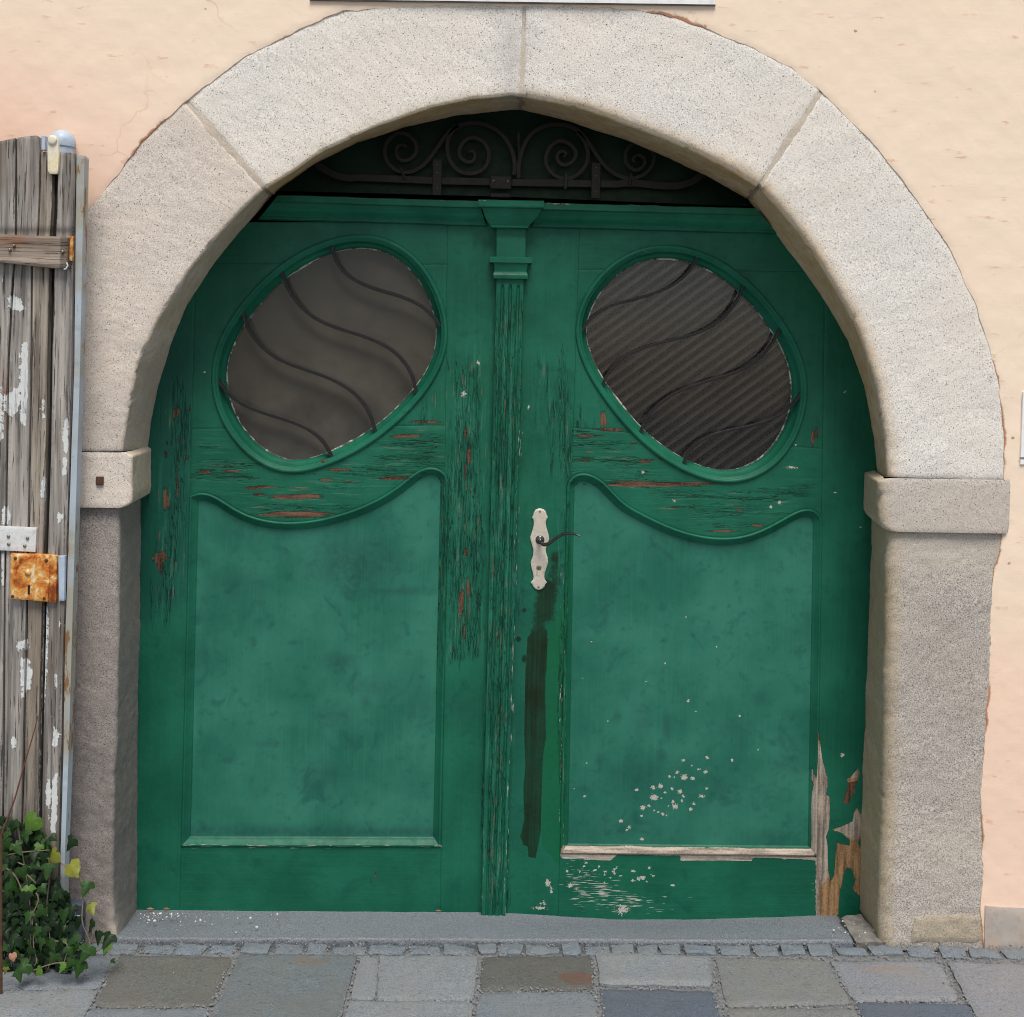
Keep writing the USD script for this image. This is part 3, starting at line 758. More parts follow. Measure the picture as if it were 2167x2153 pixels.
def old_wood(name, base, base2, grain='v'):
    M = Mat(name)
    sc = {'v': (70, 70, 2.6), 'h': (2.6, 70, 70)}[grain]
    g = M.pos(sc)
    n1 = M.noise(g, 1.0, 5.0, .62)
    n2 = M.noise(M.pos(tuple(c * 2.6 for c in sc)), 1.0, 3.0, .6)
    n0 = M.noise(M.pos((6, 6, 1.6)), 1.0, 4.0, .6)
    nf = M.noise(M.pos(), 70.0, 4.0, .65)
    flake, rust, dark = M.attr('wa')
    c = M.mix(M.ss(n1, .3, .72), base, base2)
    c = M.mix(M.ss(n0, .45, .7, 0, .7), c, tuple(x * y for x, y in zip(base, (.9, .78, .62))))
    ck = M.math('multiply', M.ss(n2, .59, .66), .75)
    c = M.mix(ck, c, (.018, .015, .012))
    c = M.mix(M.math('multiply', rust, M.lin(n1, .3, .7, .5, 1)), c, (0.22, 0.075, 0.025))
    c = M.mix(M.math('multiply', dark, .7), c, (.03, .026, .02))
    fm = M.ss(M.math('add', flake, M.math('add', M.math('multiply', M.math('subtract', n1, .5), 1.6), M.math('multiply', M.math('subtract', nf, .5), 1.3))), .52, .60)
    c = M.mix(fm, c, M.mix(nf, (.50, .53, .54), (.66, .66, .63)))
    h = M.math('add', M.math('subtract', M.math('multiply', n1, 1.0), M.math('multiply', ck, 1.0)), M.math('multiply', fm, .8))
    return M.done(M.bsdf(c, .85, M.bump(h, .8, .004), specular_ior_level=.2))


MAT['gate_wood'] = old_wood('weathered_gate_wood', (0.130, 0.120, 0.112), (0.42, 0.385, 0.350))
MAT['gate_wood_warm'] = old_wood('weathered_gate_wood_warm', (0.14, 0.120, 0.100), (0.42, 0.365, 0.300))
MAT['gap_shade'] = simple('gap_shade_black', (0.020, 0.018, 0.016), .9, scale=20)  # near black, stands for the shade between the planks
MAT['gate_rail'] = old_wood('weathered_rail_wood', (0.17, 0.135, 0.110), (0.38, 0.31, 0.25), 'h')


def rusty_plate():
    M = Mat('rusted_cream_lock')
    p = M.pos()
    n = M.noise(p, 24.0, 5.0, .65, 0.6); nf = M.noise(p, 120.0, 3.0, .6)
    c = M.n('rgb_ramp', 'color', fac=M.math('add', n, M.math('multiply', M.math('subtract', nf, .5), .2)), ramp=[(0.0, (.05, .014, .008)), (.36, (.22, .055, .012)), (.46, (.52, .17, .03)), (.54, (.60, .34, .10)), (.60, (.66, .55, .36)), (1.0, (.68, .62, .50))])
    return M.done(M.bsdf(c, .7, M.bump(M.math('add', n, nf), .5, .002), specular_ior_level=.25))


MAT['rusty_plate'] = rusty_plate()


def edge_strip_mat():
    M = Mat('flaking_blue_grey_steel')
    n = M.noise(M.pos((30, 30, 9)), 1.0, 5.0, .65); nl = M.noise(M.pos((3, 3, 3.0)), 1.0, 3.0, .6); nf = M.noise(M.pos(), 130.0, 3.0, .6)
    c = M.mix(M.ss(nl, .4, .62), (0.36, 0.42, 0.47), (0.30, 0.29, 0.24))
    c = M.mix(M.ss(M.math('add', n, M.math('multiply', M.math('subtract', nl, .5), .5)), .58, .64), c, M.mix(nf, (.16, .06, .02), (.26, .16, .07)))
    return M.done(M.bsdf(c, .6, M.bump(n, .4, .002)))


MAT['edge_strip'] = edge_strip_mat()


def leaf_mat(name, c1, c2):
    M = Mat(name)
    r = M.n('object_info', 'random')
    n = M.noise(M.pos(), 55.0, 3.0, .6)
    c = M.mix(n, c1, c2)
    nv = M.noise(M.pos(), 160.0, 2.0, .6)
    c = M.mix(M.ss(nv, .58, .72, 0, .5), c, tuple(min(1, x * 1.7) for x in c2))
    c = M.mix(M.math('multiply', r, .5), c, tuple(x * .55 for x in c1))
    b = M.bsdf(c, .48, M.bump(n, .3, .002), specular_ior_level=.25)
    t = M.n('translucent_bsdf', 'BSDF', color=M.mix(.5, c, tuple(min(1, x * 1.6) for x in c2)))
    return M.done(M.n('mix_closure', 'closure', fac=.18, closure1=b, closure2=t))


MAT['leaf'] = leaf_mat('ivy_leaf_green', (0.014, 0.048, 0.009), (0.032, 0.082, 0.014))
MAT['leaf_dark'] = leaf_mat('ivy_leaf_dark', (0.006, 0.020, 0.006), (0.013, 0.038, 0.009))
MAT['leaf_light'] = leaf_mat('ivy_leaf_light', (0.055, 0.135, 0.016), (0.095, 0.185, 0.026))
MAT['leaf_yellow'] = leaf_mat('ivy_leaf_yellow', (0.13, 0.17, 0.022), (0.26, 0.23, 0.04))

# ================================================================== ground and paving
YD = 0.235                       # face of the door boards
DD = YD - 0.178
g_ = 30.0
part_ground = thing('ground', 'sandy ground under and around the paving', 'ground', kind='structure')
gx = np.r_[-g_, -8, -4, np.arange(-2.4, 2.41, .04), 4, 8, g_]
gy = np.r_[-g_, -8, -3, -1.6, np.arange(-1.0, 0.45, .04), 4, 8, g_]
X_, Y_ = np.meshgrid(gx, gy, indexing='ij')
gv = np.stack([X_.ravel(), Y_.ravel(), np.full(X_.size, -.0095)], 1)
gv[:, 2] += np.where(np.abs(gv[:, 0]) < 2.4, fb(gv, 26, 3) * .006, 0) - np.where(gv[:, 1] > .0, .08, 0)
part(part_ground, 'sand_bed', (gv, grid_faces(len(gx), len(gy))), MAT['sand'])

pave = thing('pavement', 'grey stone slab pavement with a row of small setts along the doorstep', 'pavement', kind='structure')


def z7(X, Y): return X / 1.756, 1850 + Y / 1.756
def z8(X, Y): return 1067 + X / 1.756, 1850 + Y / 1.756


def pxpoly(zf, pts):
    q = np.array([zf(*p) for p in pts])
    return Polygon(Gd(q[:, 0], q[:, 1], 0.0)[:, :2])


SLABS = [
    ('pave_blue', z7, [(-60, 305), (425, 300), (368, 422), (-60, 424)]),
    ('pave_light', z7, [(-60, 432), (362, 430), (250, 640), (-60, 640)]),
    ('pave_brown', z7, [(447, 298), (866, 298), (785, 487), (348, 490)]),
    ('pave_blue', z7, [(334, 497), (780, 495), (705, 660), (245, 660)]),
    ('pave_green', z7, [(888, 300), (1326, 298), (1224, 680), (735, 680)]),
    ('pave_light', z7, [(1342, 302), (1406, 300), (1392, 464), (1304, 464)]),
    ('pave_light', z7, [(1414, 300), (1775, 296), (1756, 464), (1400, 464)]),
    ('pave_light', z7, [(1302, 473), (1756, 472), (1735, 680), (1245, 680)]),
    ('pave_rust', z8, [(-78, 297), (328, 297), (336, 424), (-92, 424)]),
    ('pave_blue', z8, [(-94, 433), (338, 433), (352, 680), (-125, 680)]),
    ('pave_light', z8, [(345, 294), (758, 298), (776, 412), (357, 408)]),
    ('pave_dark', z8, [(359, 420), (780, 422), (828, 680), (372, 680)]),
    ('pave_beige', z8, [(786, 302), (1194, 311), (1288, 479), (829, 487)]),
    ('pave_beige', z8, [(833, 495), (1296, 490), (1400, 680), (878, 680)]),
    ('pave_pale', z8, [(1213, 313), (1620, 320), (1688, 464), (1296, 466)]),
    ('pave_dark', z8, [(1308, 476), (1722, 474), (1830, 680), (1410, 680)]),
    ('pave_pale', z8, [(1648, 322), (2060, 330), (2220, 560), (1770, 555)]),
    ('pave_light', z8, [(1780, 565), (2220, 570), (2300, 680), (1850, 680)]),
]
for i, (mt, zf, pts) in enumerate(SLABS):
    pg = pxpoly(zf, pts)
    pg = Polygon(resample(np.array(pg.exterior.coords)[:-1], .03, True) + rng.normal(0, .0016, (len(resample(np.array(pg.exterior.coords)[:-1], .03, True)), 2))).buffer(-.0045).buffer(.0058)
    h = rng.uniform(-.003, .004); tx, ty = rng.normal(0, .006, 2); c = pg.centroid
    part(pave, 'paving_stone', slab(pg, .011, lambda p, h=h, tx=tx, ty=ty, c=c: h + tx * (p[:, 0] - c.x) + ty * (p[:, 1] - c.y), .05, .005, lambda v, i=i: fb(v, 14, 4, i) * .008), MAT[mt])
# the paving goes on past the picture: more rows of the same slabs
yrow = Gd(1083, 2233, 0)[1] - .02
cols = ['pave_blue', 'pave_light', 'pave_green', 'pave_dark', 'pave_beige']
for r in range(3):
    y1 = yrow - r * .27; x = -2.3 + .1 * r
    while x < 2.3:
        w = rng.uniform(.26, .40)
        pg = box(x, y1 - .26, x + w - .015, y1).buffer(-.012).buffer(.01)
        part(pave, 'paving_stone', slab(pg, .06, rng.uniform(-.003, .003), .05, .005), MAT[cols[rng.integers(5)]])
        x += w
for sx_ in (-1, 1):
    for k in range(3):
        x0 = Gd(0 if sx_ < 0 else W0, 2060, 0)[0] + sx_ * .12
        x = x0 + (k * .36 if sx_ > 0 else -(k + 1) * .36)
        if sx_ > 0: x += .12
        for j in range(1 if sx_ > 0 else 2):
            pg = box(x, -.30 + j * .21 - .0, x + .34, -.30 + j * .21 + .195).buffer(-.012).buffer(.01)
            part(pave, 'paving_stone', slab(pg, .05, rng.uniform(-.003, .003), .05, .005), MAT[cols[rng.integers(5)]])

SETT7 = [(300, 410), (425, 525), (540, 652), (662, 766), (784, 880), (903, 1010), (1028, 1128), (1150, 1222), (1232, 1364), (1371, 1508), (1524, 1640), (1648, 1764), (1773, 1846), (1853, 1930)]
SETT8 = [(4, 68), (80, 206), (214, 284), (300, 388), (396, 482), (494, 566), (578, 656), (664, 782), (800, 907), (918, 1012), (1020, 1112), (1124, 1212), (1226, 1340), (1350, 1474), (1492, 1594), (1606, 1706), (1716, 1832), (1842, 1936), (1946, 2060), (2070, 2170)]
for zf, L in ((z7, SETT7), (z8, SETT8)):
    for a, b in L:
        xa, xb = zf(a, 0)[0], zf(b, 0)[0]
        yt = lambda x: 1994.5 + max(0, x - 1067) * .0052 + max(0, x - 1900) * .012
        yb = lambda x: 2016.5 + max(0, x - 1067) * .0062 + max(0, x - 1900) * .012
        q = np.array([(xa, yt(xa)), (xb, yt(xb)), (xb + (xb - CX) * .012, yb(xb)), (xa + (xa - CX) * .012, yb(xa))]) + rng.normal(0, 2.3, (4, 2))
        pg = Polygon(Gd(q[:, 0], q[:, 1], 0)[:, :2]).buffer(-.007).buffer(.0055)
        if pg.is_empty: continue
        sd = int(rng.integers(99))
        part(pave, 'sett', slab(pg, .008, rng.uniform(-.005, .001), .05, .003, lambda v, sd=sd: fb(v, 45, 3, sd) * .010), MAT['sett'])
# loose grit lying in the joints
occupied = unary_union([pxpoly(zf, p).buffer(-.006) for _, zf, p in SLABS])
shapely.prepare(occupied)
pebV, pebF, k = [], [], 0
ico = trimesh.creation.icosphere(subdivisions=0)
n_ = 0
while n_ < 5200:
    px, py = rng.uniform(-20, 2190), rng.uniform(1986, 2165)
    if py < 2022 and rng.random() < .55: continue
    q = Gd(px, py, 0.0)
    if shapely.contains_xy(occupied, q[0], q[1]) and rng.random() < .992: continue
    s = min(.0042, rng.gamma(2.0, .00062) + .0006)
    v = ico.vertices * s * rng.uniform(.6, 1.2, 3) + [q[0], q[1], -.004 + s * .3 + (.005 if shapely.contains_xy(occupied, q[0], q[1]) else 0)]
    pebV.append(v); pebF.append(ico.faces + k); k += len(v); n_ += 1
gp = thing('joint_grit', 'loose pale grit lying in the joints of the pavement', 'grit', kind='stuff')
part(gp, 'grit', (np.vstack(pebV), np.vstack(pebF)), MAT['grit_light'], smooth=False, kind='stuff')

# ================================================================== stone arch
OUT = np.array([(92, 957), (95, 850), (105, 700), (130, 560), (158, 490), (188, 444), (245, 370), (302, 296), (393, 214), (456, 165), (512, 122), (615, 71), (683, 37), (735, 22), (854, 14), (980, 11), (1110, 12), (1230, 13), (1352, 20), (1431, 37), (1477, 54), (1580, 94),
                (1665, 137), (1733, 188), (1779, 233), (1853, 307), (1921, 393), (1978, 473), (2024, 552), (2064, 638), (2083, 698), (2097, 735), (2114, 807), (2123, 875), (2127, 950), (2126, 1019)], float)
INN = np.array([(259, 958), (271, 875), (292, 771), (333, 680), (364, 632), (399, 575), (455, 507), (512, 444), (558, 402), (626, 360), (683, 320), (797, 268), (911, 228), (1000, 209), (1082, 202), (1106, 205), (1170, 217), (1238, 231), (1352, 273), (1466, 319),
                (1551, 362), (1605, 395), (1648, 440), (1692, 492), (1722, 536), (1750, 580), (1771, 615), (1803, 672), (1824, 725), (1855, 818), (1873, 928), (1878, 1012)], float)
BAK = np.array([(312, 952), (318, 897), (334, 818), (360, 730), (395, 646), (444, 569), (484, 518), (535, 461), (586, 402), (666, 347), (757, 302), (854, 270), (968, 245), (1082, 233), (1106, 233), (1209, 259), (1323, 296), (1409, 333), (1494, 371), (1582, 421),
                (1636, 488), (1693, 562), (1739, 626), (1779, 693), (1795, 722), (1829, 818), (1851, 928), (1858, 1012)], float)


def arc(c):
    return np.r_[0, np.cumsum(np.linalg.norm(np.diff(c, axis=0), axis=1))]


def at(c, s):
    a = arc(c)
    return np.stack([np.interp(s, a, c[:, 0]), np.interp(s, a, c[:, 1])], -1)


def near(c, p):
    s = np.linspace(0, arc(c)[-1], 4000)
    return s[np.argmin(np.linalg.norm(at(c, s) - p, axis=1))]


def loft_stone(O, I, B, yf=0.0, yb=YD - .003, r=0.010, amp=0.0022, seed=0, ends=(.0035, .0035), soffit=1.0, over=.02, dirtfn=None, stain_edge=.35, back=None, nf=26):
    """stone of which front (O to I) and reveal (I to B) show; r is the worn arris"""
    O, I, B = (np.asarray(a, float) for a in (O, I, B))
    n = len(O)
    O3, I3, B3 = P(O[:, 0], O[:, 1], np.full(n, yf)), P(I[:, 0], I[:, 1], np.full(n, yf)), P(B[:, 0], B[:, 1], np.full(n, yb))
    d = O3 - I3; L = np.linalg.norm(d, axis=1, keepdims=True); d /= L
    e = B3 - I3; Le = np.linalg.norm(e, axis=1, keepdims=True); e /= Le
    O3 = O3 + d * over; L = L + over
    rows, st = [], []
    rows.append(O3 + [0, .07, 0]); st.append(0)
    rows.append(O3 + [0, .012, 0]); st.append(.0)
    for t in np.linspace(0, 1, nf):
        rows.append(O3 - d * (L - r) * t + [0, .008 * max(0, 1 - t * (nf - 1) / 2), 0]); st.append(stain_edge * max(0, (t - .9) / .1) ** 2)
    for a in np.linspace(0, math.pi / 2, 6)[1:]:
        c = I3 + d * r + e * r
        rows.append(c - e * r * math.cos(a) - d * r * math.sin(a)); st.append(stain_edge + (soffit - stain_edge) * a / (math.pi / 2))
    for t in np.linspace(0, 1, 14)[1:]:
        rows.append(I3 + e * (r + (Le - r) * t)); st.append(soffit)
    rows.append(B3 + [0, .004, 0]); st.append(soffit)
    rows.append(B3 + d * (back or .10) + [0, .006, 0]); st.append(0)
    V = np.stack(rows, 1)
    m_ = V.shape[1]
    w = np.minimum(1, np.minimum(np.arange(n), np.arange(n)[::-1]) / 3.0)
    s = np.r_[0, np.cumsum(np.linalg.norm(np.diff((O3 + I3) / 2, axis=0), axis=1))]
    bev = ends[0] * np.exp(-s / .005) + ends[1] * np.exp(-(s[-1] - s) / .005)
    V[:, 2:, 1] += bev[:, None] * .9
    V = V.reshape(-1, 3)
    F = grid_faces(n, m_)
    tm = trimesh.Trimesh(V, F, process=False)
    nn = np.array(tm.vertex_normals)
    if nn[(n // 2) * m_ + 8][1] > 0: F = F[:, ::-1]; nn = -nn
    dd = fb(V, 9, 3, seed) * amp * 2.6 + fb(V, 60, 3, seed + 5) * amp * 1.2
    ir = 2 + nf + 3
    prof_d = np.abs(np.arange(m_) - ir)
    near_arris = np.exp(-(np.tile(prof_d, n) / 3.0) ** 2)
    chip = np.clip(fb(V, 38, 3, seed + 9) - .10, 0, 1) * .032 + np.clip(fb(V, 13, 2, seed + 3) - .20, 0, 1) * .035
    dd = dd - near_arris * chip
    V = V + nn * dd[:, None]
    st = np.tile(np.array(st), n)
    A = np.zeros((len(V), 3)); A[:, 0] = st
    if dirtfn is not None:
        p = project(V); A[:, 1], A[:, 2] = dirtfn(p[:, 0], p[:, 1], st)
    return V, F, {'wa': A}


arch = thing('stone_arch', 'granite round arch of four big blocks on impost stones and pillars framing the green door', 'arch', (0, 0, 0))
JO = [0, near(OUT, (393, 214)), near(OUT, (1110, 12)), near(OUT, (1736, 195)), arc(OUT)[-1]]
JI = [0, near(INN, (560, 401)), near(INN, (1104, 205)), near(INN, (1606, 395)), arc(INN)[-1]]
JB = [0, near(BAK, (573, 413)), near(BAK, (1100, 233)), near(BAK, (1583, 422)), arc(BAK)[-1]]
HALF = 4.0
gs = lambda x, y, cx, cy, rx, ry: np.exp(-((x - cx) / rx) ** 2 - ((y - cy) / ry) ** 2)


def ring_dirt(x, y, st):
    dirt = .55 * gs(x, y, 1082, 110, 40, 110) + .5 * gs(x, y, 1090, 205, 30, 30) + .4 * gs(x, y, 560, 410, 40, 25) * 0 + .35 * gs(x, y, 230, 900, 120, 120)
    return dirt, np.zeros(len(x))


for i in range(4):
    a = HALF if i else 2.0; b = HALF if i < 3 else 2.0
    n = 150
    t = np.linspace(0, 1, n)
    t = np.r_[0, .004, .009, .016, t[4:-4], 1 - .016, 1 - .009, 1 - .004, 1]
    so = JO[i] + a + (JO[i + 1] - JO[i] - a - b) * t
    si = JI[i] + a + (JI[i + 1] - JI[i] - a - b) * t
    sb = JB[i] + a + (JB[i + 1] - JB[i] - a - b) * t
    V, F, A = loft_stone(at(OUT, so), at(INN, si), at(BAK, sb), seed=i * 11, r=.011 if i < 2 else .022, soffit=1.0 if i else .85, stain_edge=.25 if i < 2 else .5, dirtfn=ring_dirt)
    if i == 0: A['wa'][:, 0] *= np.where(project(V)[:, 1] > 700, .75, 1.0)
    part(arch, 'arch_stone', (V, F), MAT['granite_left' if i == 0 else 'granite'], attrs=A)
for i in (1, 2, 3):
    so, si, sb = (J[i] + np.linspace(-HALF - 5, HALF + 5, 9) for J in (JO, JI, JB))
    V, F, A = loft_stone(at(OUT, so), at(INN, si), at(BAK, sb), yf=.0022, seed=40 + i, r=.012, ends=(0, 0), soffit=.9, amp=.0035)
    A['wa'][:, 0] *= .8
    part(arch, 'mortar_joint', (V, F), MAT['mortar'], attrs=A)


def column(rows, side, **kw):
    """rows: (y at the front, outer x, arris x, x of the rear edge)"""
    r = np.array(rows, float)
    n = int((r[-1, 0] - r[0, 0]) / 6) + 2
    y = np.linspace(r[0, 0], r[-1, 0], n)
    f = [np.interp(y, r[:, 0], r[:, k]) for k in (1, 2, 3)]
    rot = math.tan(ROLL) * .75
    hz = 760.0
    yb = hz + (y - hz) * 3.2 / (3.2 + YD - .003)
    yo = y + (f[0] - f[1]) * rot * (1 if True else 0)
    ybk = yb + (f[2] - f[1]) * rot * 0
    return loft_stone(np.stack([f[0], yo], 1), np.stack([f[1], y], 1), np.stack([f[2], ybk], 1), **kw)


def low_dim_left(x, y, st):  # stone darkens downward: the dim lower left is painted into the colour
    return np.clip(.20 + 1.1 * np.clip((y - 1150) / 650, 0, 1) * (.55 + .45 * gs(x, y, 190, 1650, 90, 500)), 0, 1) * (1 - .4 * st), .8 * gs(x, y, 238, 1960, 14, 40) * 1.0


def low_dirt_right(x, y, st):
    return .28 * gs(x, y, 1990, 1440, 140, 260) + .5 * gs(x, y, 1990, 1925, 90, 5), np.clip(.7 * gs(x, y, 2010, 1150, 160, 60), 0, 1) + .25 * gs(x, y, 2000, 1820, 90, 90)


V, F, A = column([(1070, 92, 253, 298), (1150, 92, 253, 297), (1374, 92, 252, 295.5), (1539, 92, 247, 292), (1703, 92, 241, 291), (1895, 92, 239, 289.5), (1955, 92, 243, 289), (2025, 92, 256, 289)], -1, seed=61, r=.012, soffit=.75, stain_edge=.2, dirtfn=low_dim_left, amp=.003, ends=(.004, 0), nf=30)
part(arch, 'pillar_stone', (V, F), MAT['granite_left_jamb'], attrs=A)
V, F, A = column([(1124, 2122, 1880, 1846), (1165, 2118, 1876, 1845), (1200, 2106, 1875, 1844), (1236, 2103, 1876, 1843), (1351, 2096, 1875, 1840), (1450, 2094, 1874, 1836), (1596, 2084, 1873, 1830), (1706, 2078, 1871, 1826), (1816, 2081, 1867, 1822.5), (1922, 2077, 1862, 1820), (1960, 2081, 1862, 1820), (2010, 2083, 1864, 1820)],
                 1, seed=71, r=.030, soffit=.85, stain_edge=.45, dirtfn=low_dirt_right, amp=.003, ends=(.004, 0), nf=30)
part(arch, 'pillar_stone', (V, F), MAT['granite_jamb'], attrs=A)
# impost stones
V, F, A = column([(958.5, 92, 262, 311), (959, 92, 277, 317), (964, 92, 280, 319.5), (1050, 92, 281, 319.5), (1064, 92, 279, 317), (1071, 92, 268, 306), (1076, 92, 255, 299)], -1, yf=-.024, seed=81, r=.010, soffit=.65, stain_edge=.1, ends=(.002, .002), amp=.002, nf=30)
part(arch, 'impost_stone', (V, F), MAT['granite_left'], attrs=A)
V, F, A = column([(1012, 2126, 1872, 1850), (1012.6, 2126, 1862, 1836), (1018, 2126, 1858, 1830), (1100, 2125, 1860, 1827), (1112, 2124, 1862, 1832), (1120, 2123, 1868, 1840), (1126, 2122, 1880, 1850)], 1, yf=-.020, seed=91, r=.026, soffit=.75, stain_edge=.35, ends=(.002, .002), amp=.002, nf=30)
part(arch, 'impost_stone', (V, F), MAT['granite_impost'], attrs=A)
q = np.array([(1938, 1944), (1960, 1938), (2005, 1941), (2040, 1936), (2078, 1940), (2080, 1996), (1925, 1996)], float)
pg = Polygon(XZ(q, -.004)).buffer(-.004).buffer(.004)
v, f = sheet(pg, .008, -.004, .03, .003, lambda v: fb(v, 40, 3, 3) * .006)
part(arch, 'foot_stone', (v, f), MAT['granite_jamb'], attrs={'wa': np.tile([.55, .15, 0], (len(v), 1))})
# iron pin stump in the left impost
part(arch, 'iron_pin', bevel_box(P(203, 1027, -.027) - [0, .004, 0] , P(219, 1009, -.027) + [0, .01, 0], .002), MAT['rust_iron'], label='rusted square pin hole in the left impost stone')

# ================================================================== plaster wall
hole = np.vstack([[(92, 2060)], OUT, [(2122, 1137), (2119, 1165), (2106, 1203), (2103, 1240), (2097, 1300), (2094, 1450), (2083, 1596), (2077, 1688), (2081, 1816), (2077, 1922), (2082, 2060)]])
hp = resample(hole, 5)
hp = hp + np.stack([fb(np.c_[hp / 28, np.zeros(len(hp))], 1, 3, 2), fb(np.c_[hp / 28, np.ones(len(hp))], 1, 3, 3)], 1) * 8
holeXZ = Polygon(XZ(hp, -.006)).buffer(0)
vis = box(-1.75, -.06, 1.75, 3.05)
wall_poly = vis.difference(holeXZ)
house = thing('house_wall', 'peach and cream limewashed plaster wall around the stone arch', 'wall')
disp = lambda v: fb(v, 3.5, 3, 8) * .005 + fb(v, 22, 3, 9) * .0022 + .0015
v, f = sheet(wall_poly, .010, -.0012, .02, .0015, disp)
pp = project(v)
ds = shapely.distance(holeXZ.boundary, shapely.points(v[:, 0], v[:, 2]))
orange = (.62 * np.exp(-(ds / .006) ** 2) + .30 * np.exp(-ds / .018)) * np.clip(.55 + fb(v, 6, 3, 12) * 2.6, .1, 1.2)
orange += .5 * gs(pp[:, 0], pp[:, 1], 690, 15, 80, 14) + .45 * gs(pp[:, 0], pp[:, 1], 1480, 30, 70, 20)
pink = np.clip((620 - pp[:, 0]) / 620, 0, 1) * np.clip(.25 + pp[:, 1] / 520, 0, 1) * 1.1 + np.clip((pp[:, 1] - 950) / 500, 0, 1) * .62
part(house, 'plaster', (v, f), MAT['plaster'], attrs={'wa': np.stack([pink, orange, 0 * pink], 1)})
for b_ in [(-6, -.06, -1.75, 5.2), (1.75, -.06, 6, 5.2), (-1.75, 3.05, 1.75, 5.2)]:
    v, f = sheet(box(*b_), .12, -.0012, .02, 0.0, disp)
    part(house, 'plaster', (v, f), MAT['plaster'], attrs={'wa': np.tile([.3, 0, 0], (len(v), 1))})
for lo, hi, nm in [((-6, .10, -.06), (-5.8, 3.4, 5.2), 'side_wall'), ((5.8, .10, -.06), (6, 3.4, 5.2), 'side_wall'), ((-6, 3.4, -.06), (6, 3.6, 5.2), 'rear_wall'), ((-6, .0175, 5.205), (6, 3.6, 5.35), 'ceiling')]:
    part(house, nm, bevel_box(lo, hi, .004), MAT['dark_room'], smooth=False)
q = np.array([(2086, 1918), (2120, 1921), (2420, 1935), (2420, 2030), (2084, 2020)], float)
v, f = sheet(Polygon(XZ(q, -.010)), .012, -.010, .02, .002, lambda v: fb(v, 30, 3, 4) * .005)
part(house, 'plinth_band', (v, f), MAT['cement'])

# ================================================================== doorstep
fr = np.array([(200, 1986), (700, 1987), (1100, 1989), (1511, 1990), (1806, 1990.5)], float)
bk = np.array([(240, 1925), (289, 1926), (600, 1929), (1020, 1931), (1070, 1932.5), (1204, 1941), (1290, 1945.5), (1358, 1947), (1490, 1946), (1650, 1941), (1732, 1938), (1775, 1937)], float)
n = 220
t = np.linspace(0, 1, n)
xf = 215 + (1806 - 215) * t; xb = 250 + (1774 - 250) * t
Fp = P(xf, np.interp(xf, fr[:, 0], fr[:, 1]), np.full(n, -.010)); Bp = P(xb, np.interp(xb, bk[:, 0], bk[:, 1]), np.full(n, YD))
rows = [Fp + [0, .002, -.06], Fp + [0, 0, -.012], Fp + [0, .001, -.004], Fp + [0, .005, 0]]
for s in np.linspace(.05, 1, 26): rows.append(Fp + (Bp - Fp) * s)
rows += [Bp + [0, .12, 0]]
V = np.stack(rows, 1)
stepV = V.reshape(-1, 3)
stepV[:, 2] += fb(stepV, 18, 4, 5) * .004; stepV[:, 1] += np.where(np.arange(len(stepV)) % V.shape[1] < 4, fb(stepV, 30, 3, 6) * .008, 0)
F = grid_faces(n, V.shape[1])
endc = [[0, i, i + 1] for i in range(1, V.shape[1] - 1)]; o = (n - 1) * V.shape[1]
F = np.vstack([F, endc, [[o, o + i + 1, o + i] for i in range(1, V.shape[1] - 1)]])
pp = project(stepV)
A = np.stack([.5 * np.exp(-((pp[:, 1] - 1989) / 3) ** 2) + .3 * gs(pp[:, 0], pp[:, 1], 1500, 1960, 300, 20) * 0, .5 * gs(pp[:, 0], pp[:, 1], 330, 1950, 120, 40) + .4 * gs(pp[:, 0], pp[:, 1], 1350, 1960, 350, 16), 0 * pp[:, 0]], 1)
step = thing('doorstep', 'worn blue grey granite doorstep slab below the green door', 'doorstep')
part(step, 'slab', (stepV, F), MAT['step_stone'], attrs={'wa': A})
q = np.array([(1779, 1938), (1822, 1930), (1868, 1990), (1812, 1993)], float)
pg = Polygon(Gd(q[:, 0], q[:, 1], .0)[:, :2])
v, f = slab(pg, .008, -.001, .05, .003, lambda v: fb(v, 40, 4, 2) * .014)
part(step, 'mortar_fill', (v, f), MAT['mortar_dark'])

# ================================================================== door leaves
RES = .0034


def lines(top, bot, y): return top[0] + (bot[0] - top[0]) * (y - top[1]) / (bot[1] - top[1])


L1 = ((416, 470), (379.5, 1931)); L2 = ((947, 470), (932, 1931)); L3 = ((1227, 470), (1181, 1931)); L4 = ((1748, 470), (1727, 1931)); LC = ((1081, 470), (1044, 1931))
ln = lambda L, y: lines(L[0], L[1], y)
PANEL_L = [(401, 1050), (424, 1044), (445, 1044), (460, 1053), (498, 1078), (557, 1098), (631, 1104), (675, 1100), (734, 1083), (793, 1059), (852, 1022), (882, 999), (905, 988), (926, 991), (944, 1006), (949, 1030)]
PANEL_R = [(1199, 1040), (1203, 1020), (1212, 1009), (1226, 1002), (1244, 1001), (1261, 1009), (1288, 1033), (1323, 1064), (1358, 1086), (1402, 1108), (1446, 1124), (1490, 1135), (1534, 1138), (1578, 1132), (1622, 1117), (1657, 1097), (1684, 1082), (1710, 1077), (1730, 1084), (1739.5, 1104)]
OVAL_L = [(445, 900), (460, 800), (500, 700), (560, 600), (620, 510), (700, 430), (800, 352), (900, 290), (1000, 247), (1100, 222), (1200, 220), (1300, 245), (1400, 300), (1480, 390), (1540, 495), (1580, 620), (1588, 720), (1565, 820), (1530, 905), (1470, 1000), (1400, 1075), (1300, 1160), (1200, 1232), (1100, 1290), (1000, 1338), (900, 1368), (800, 1370), (720, 1345), (640, 1290), (560, 1210), (500, 1120), (460, 1015)]
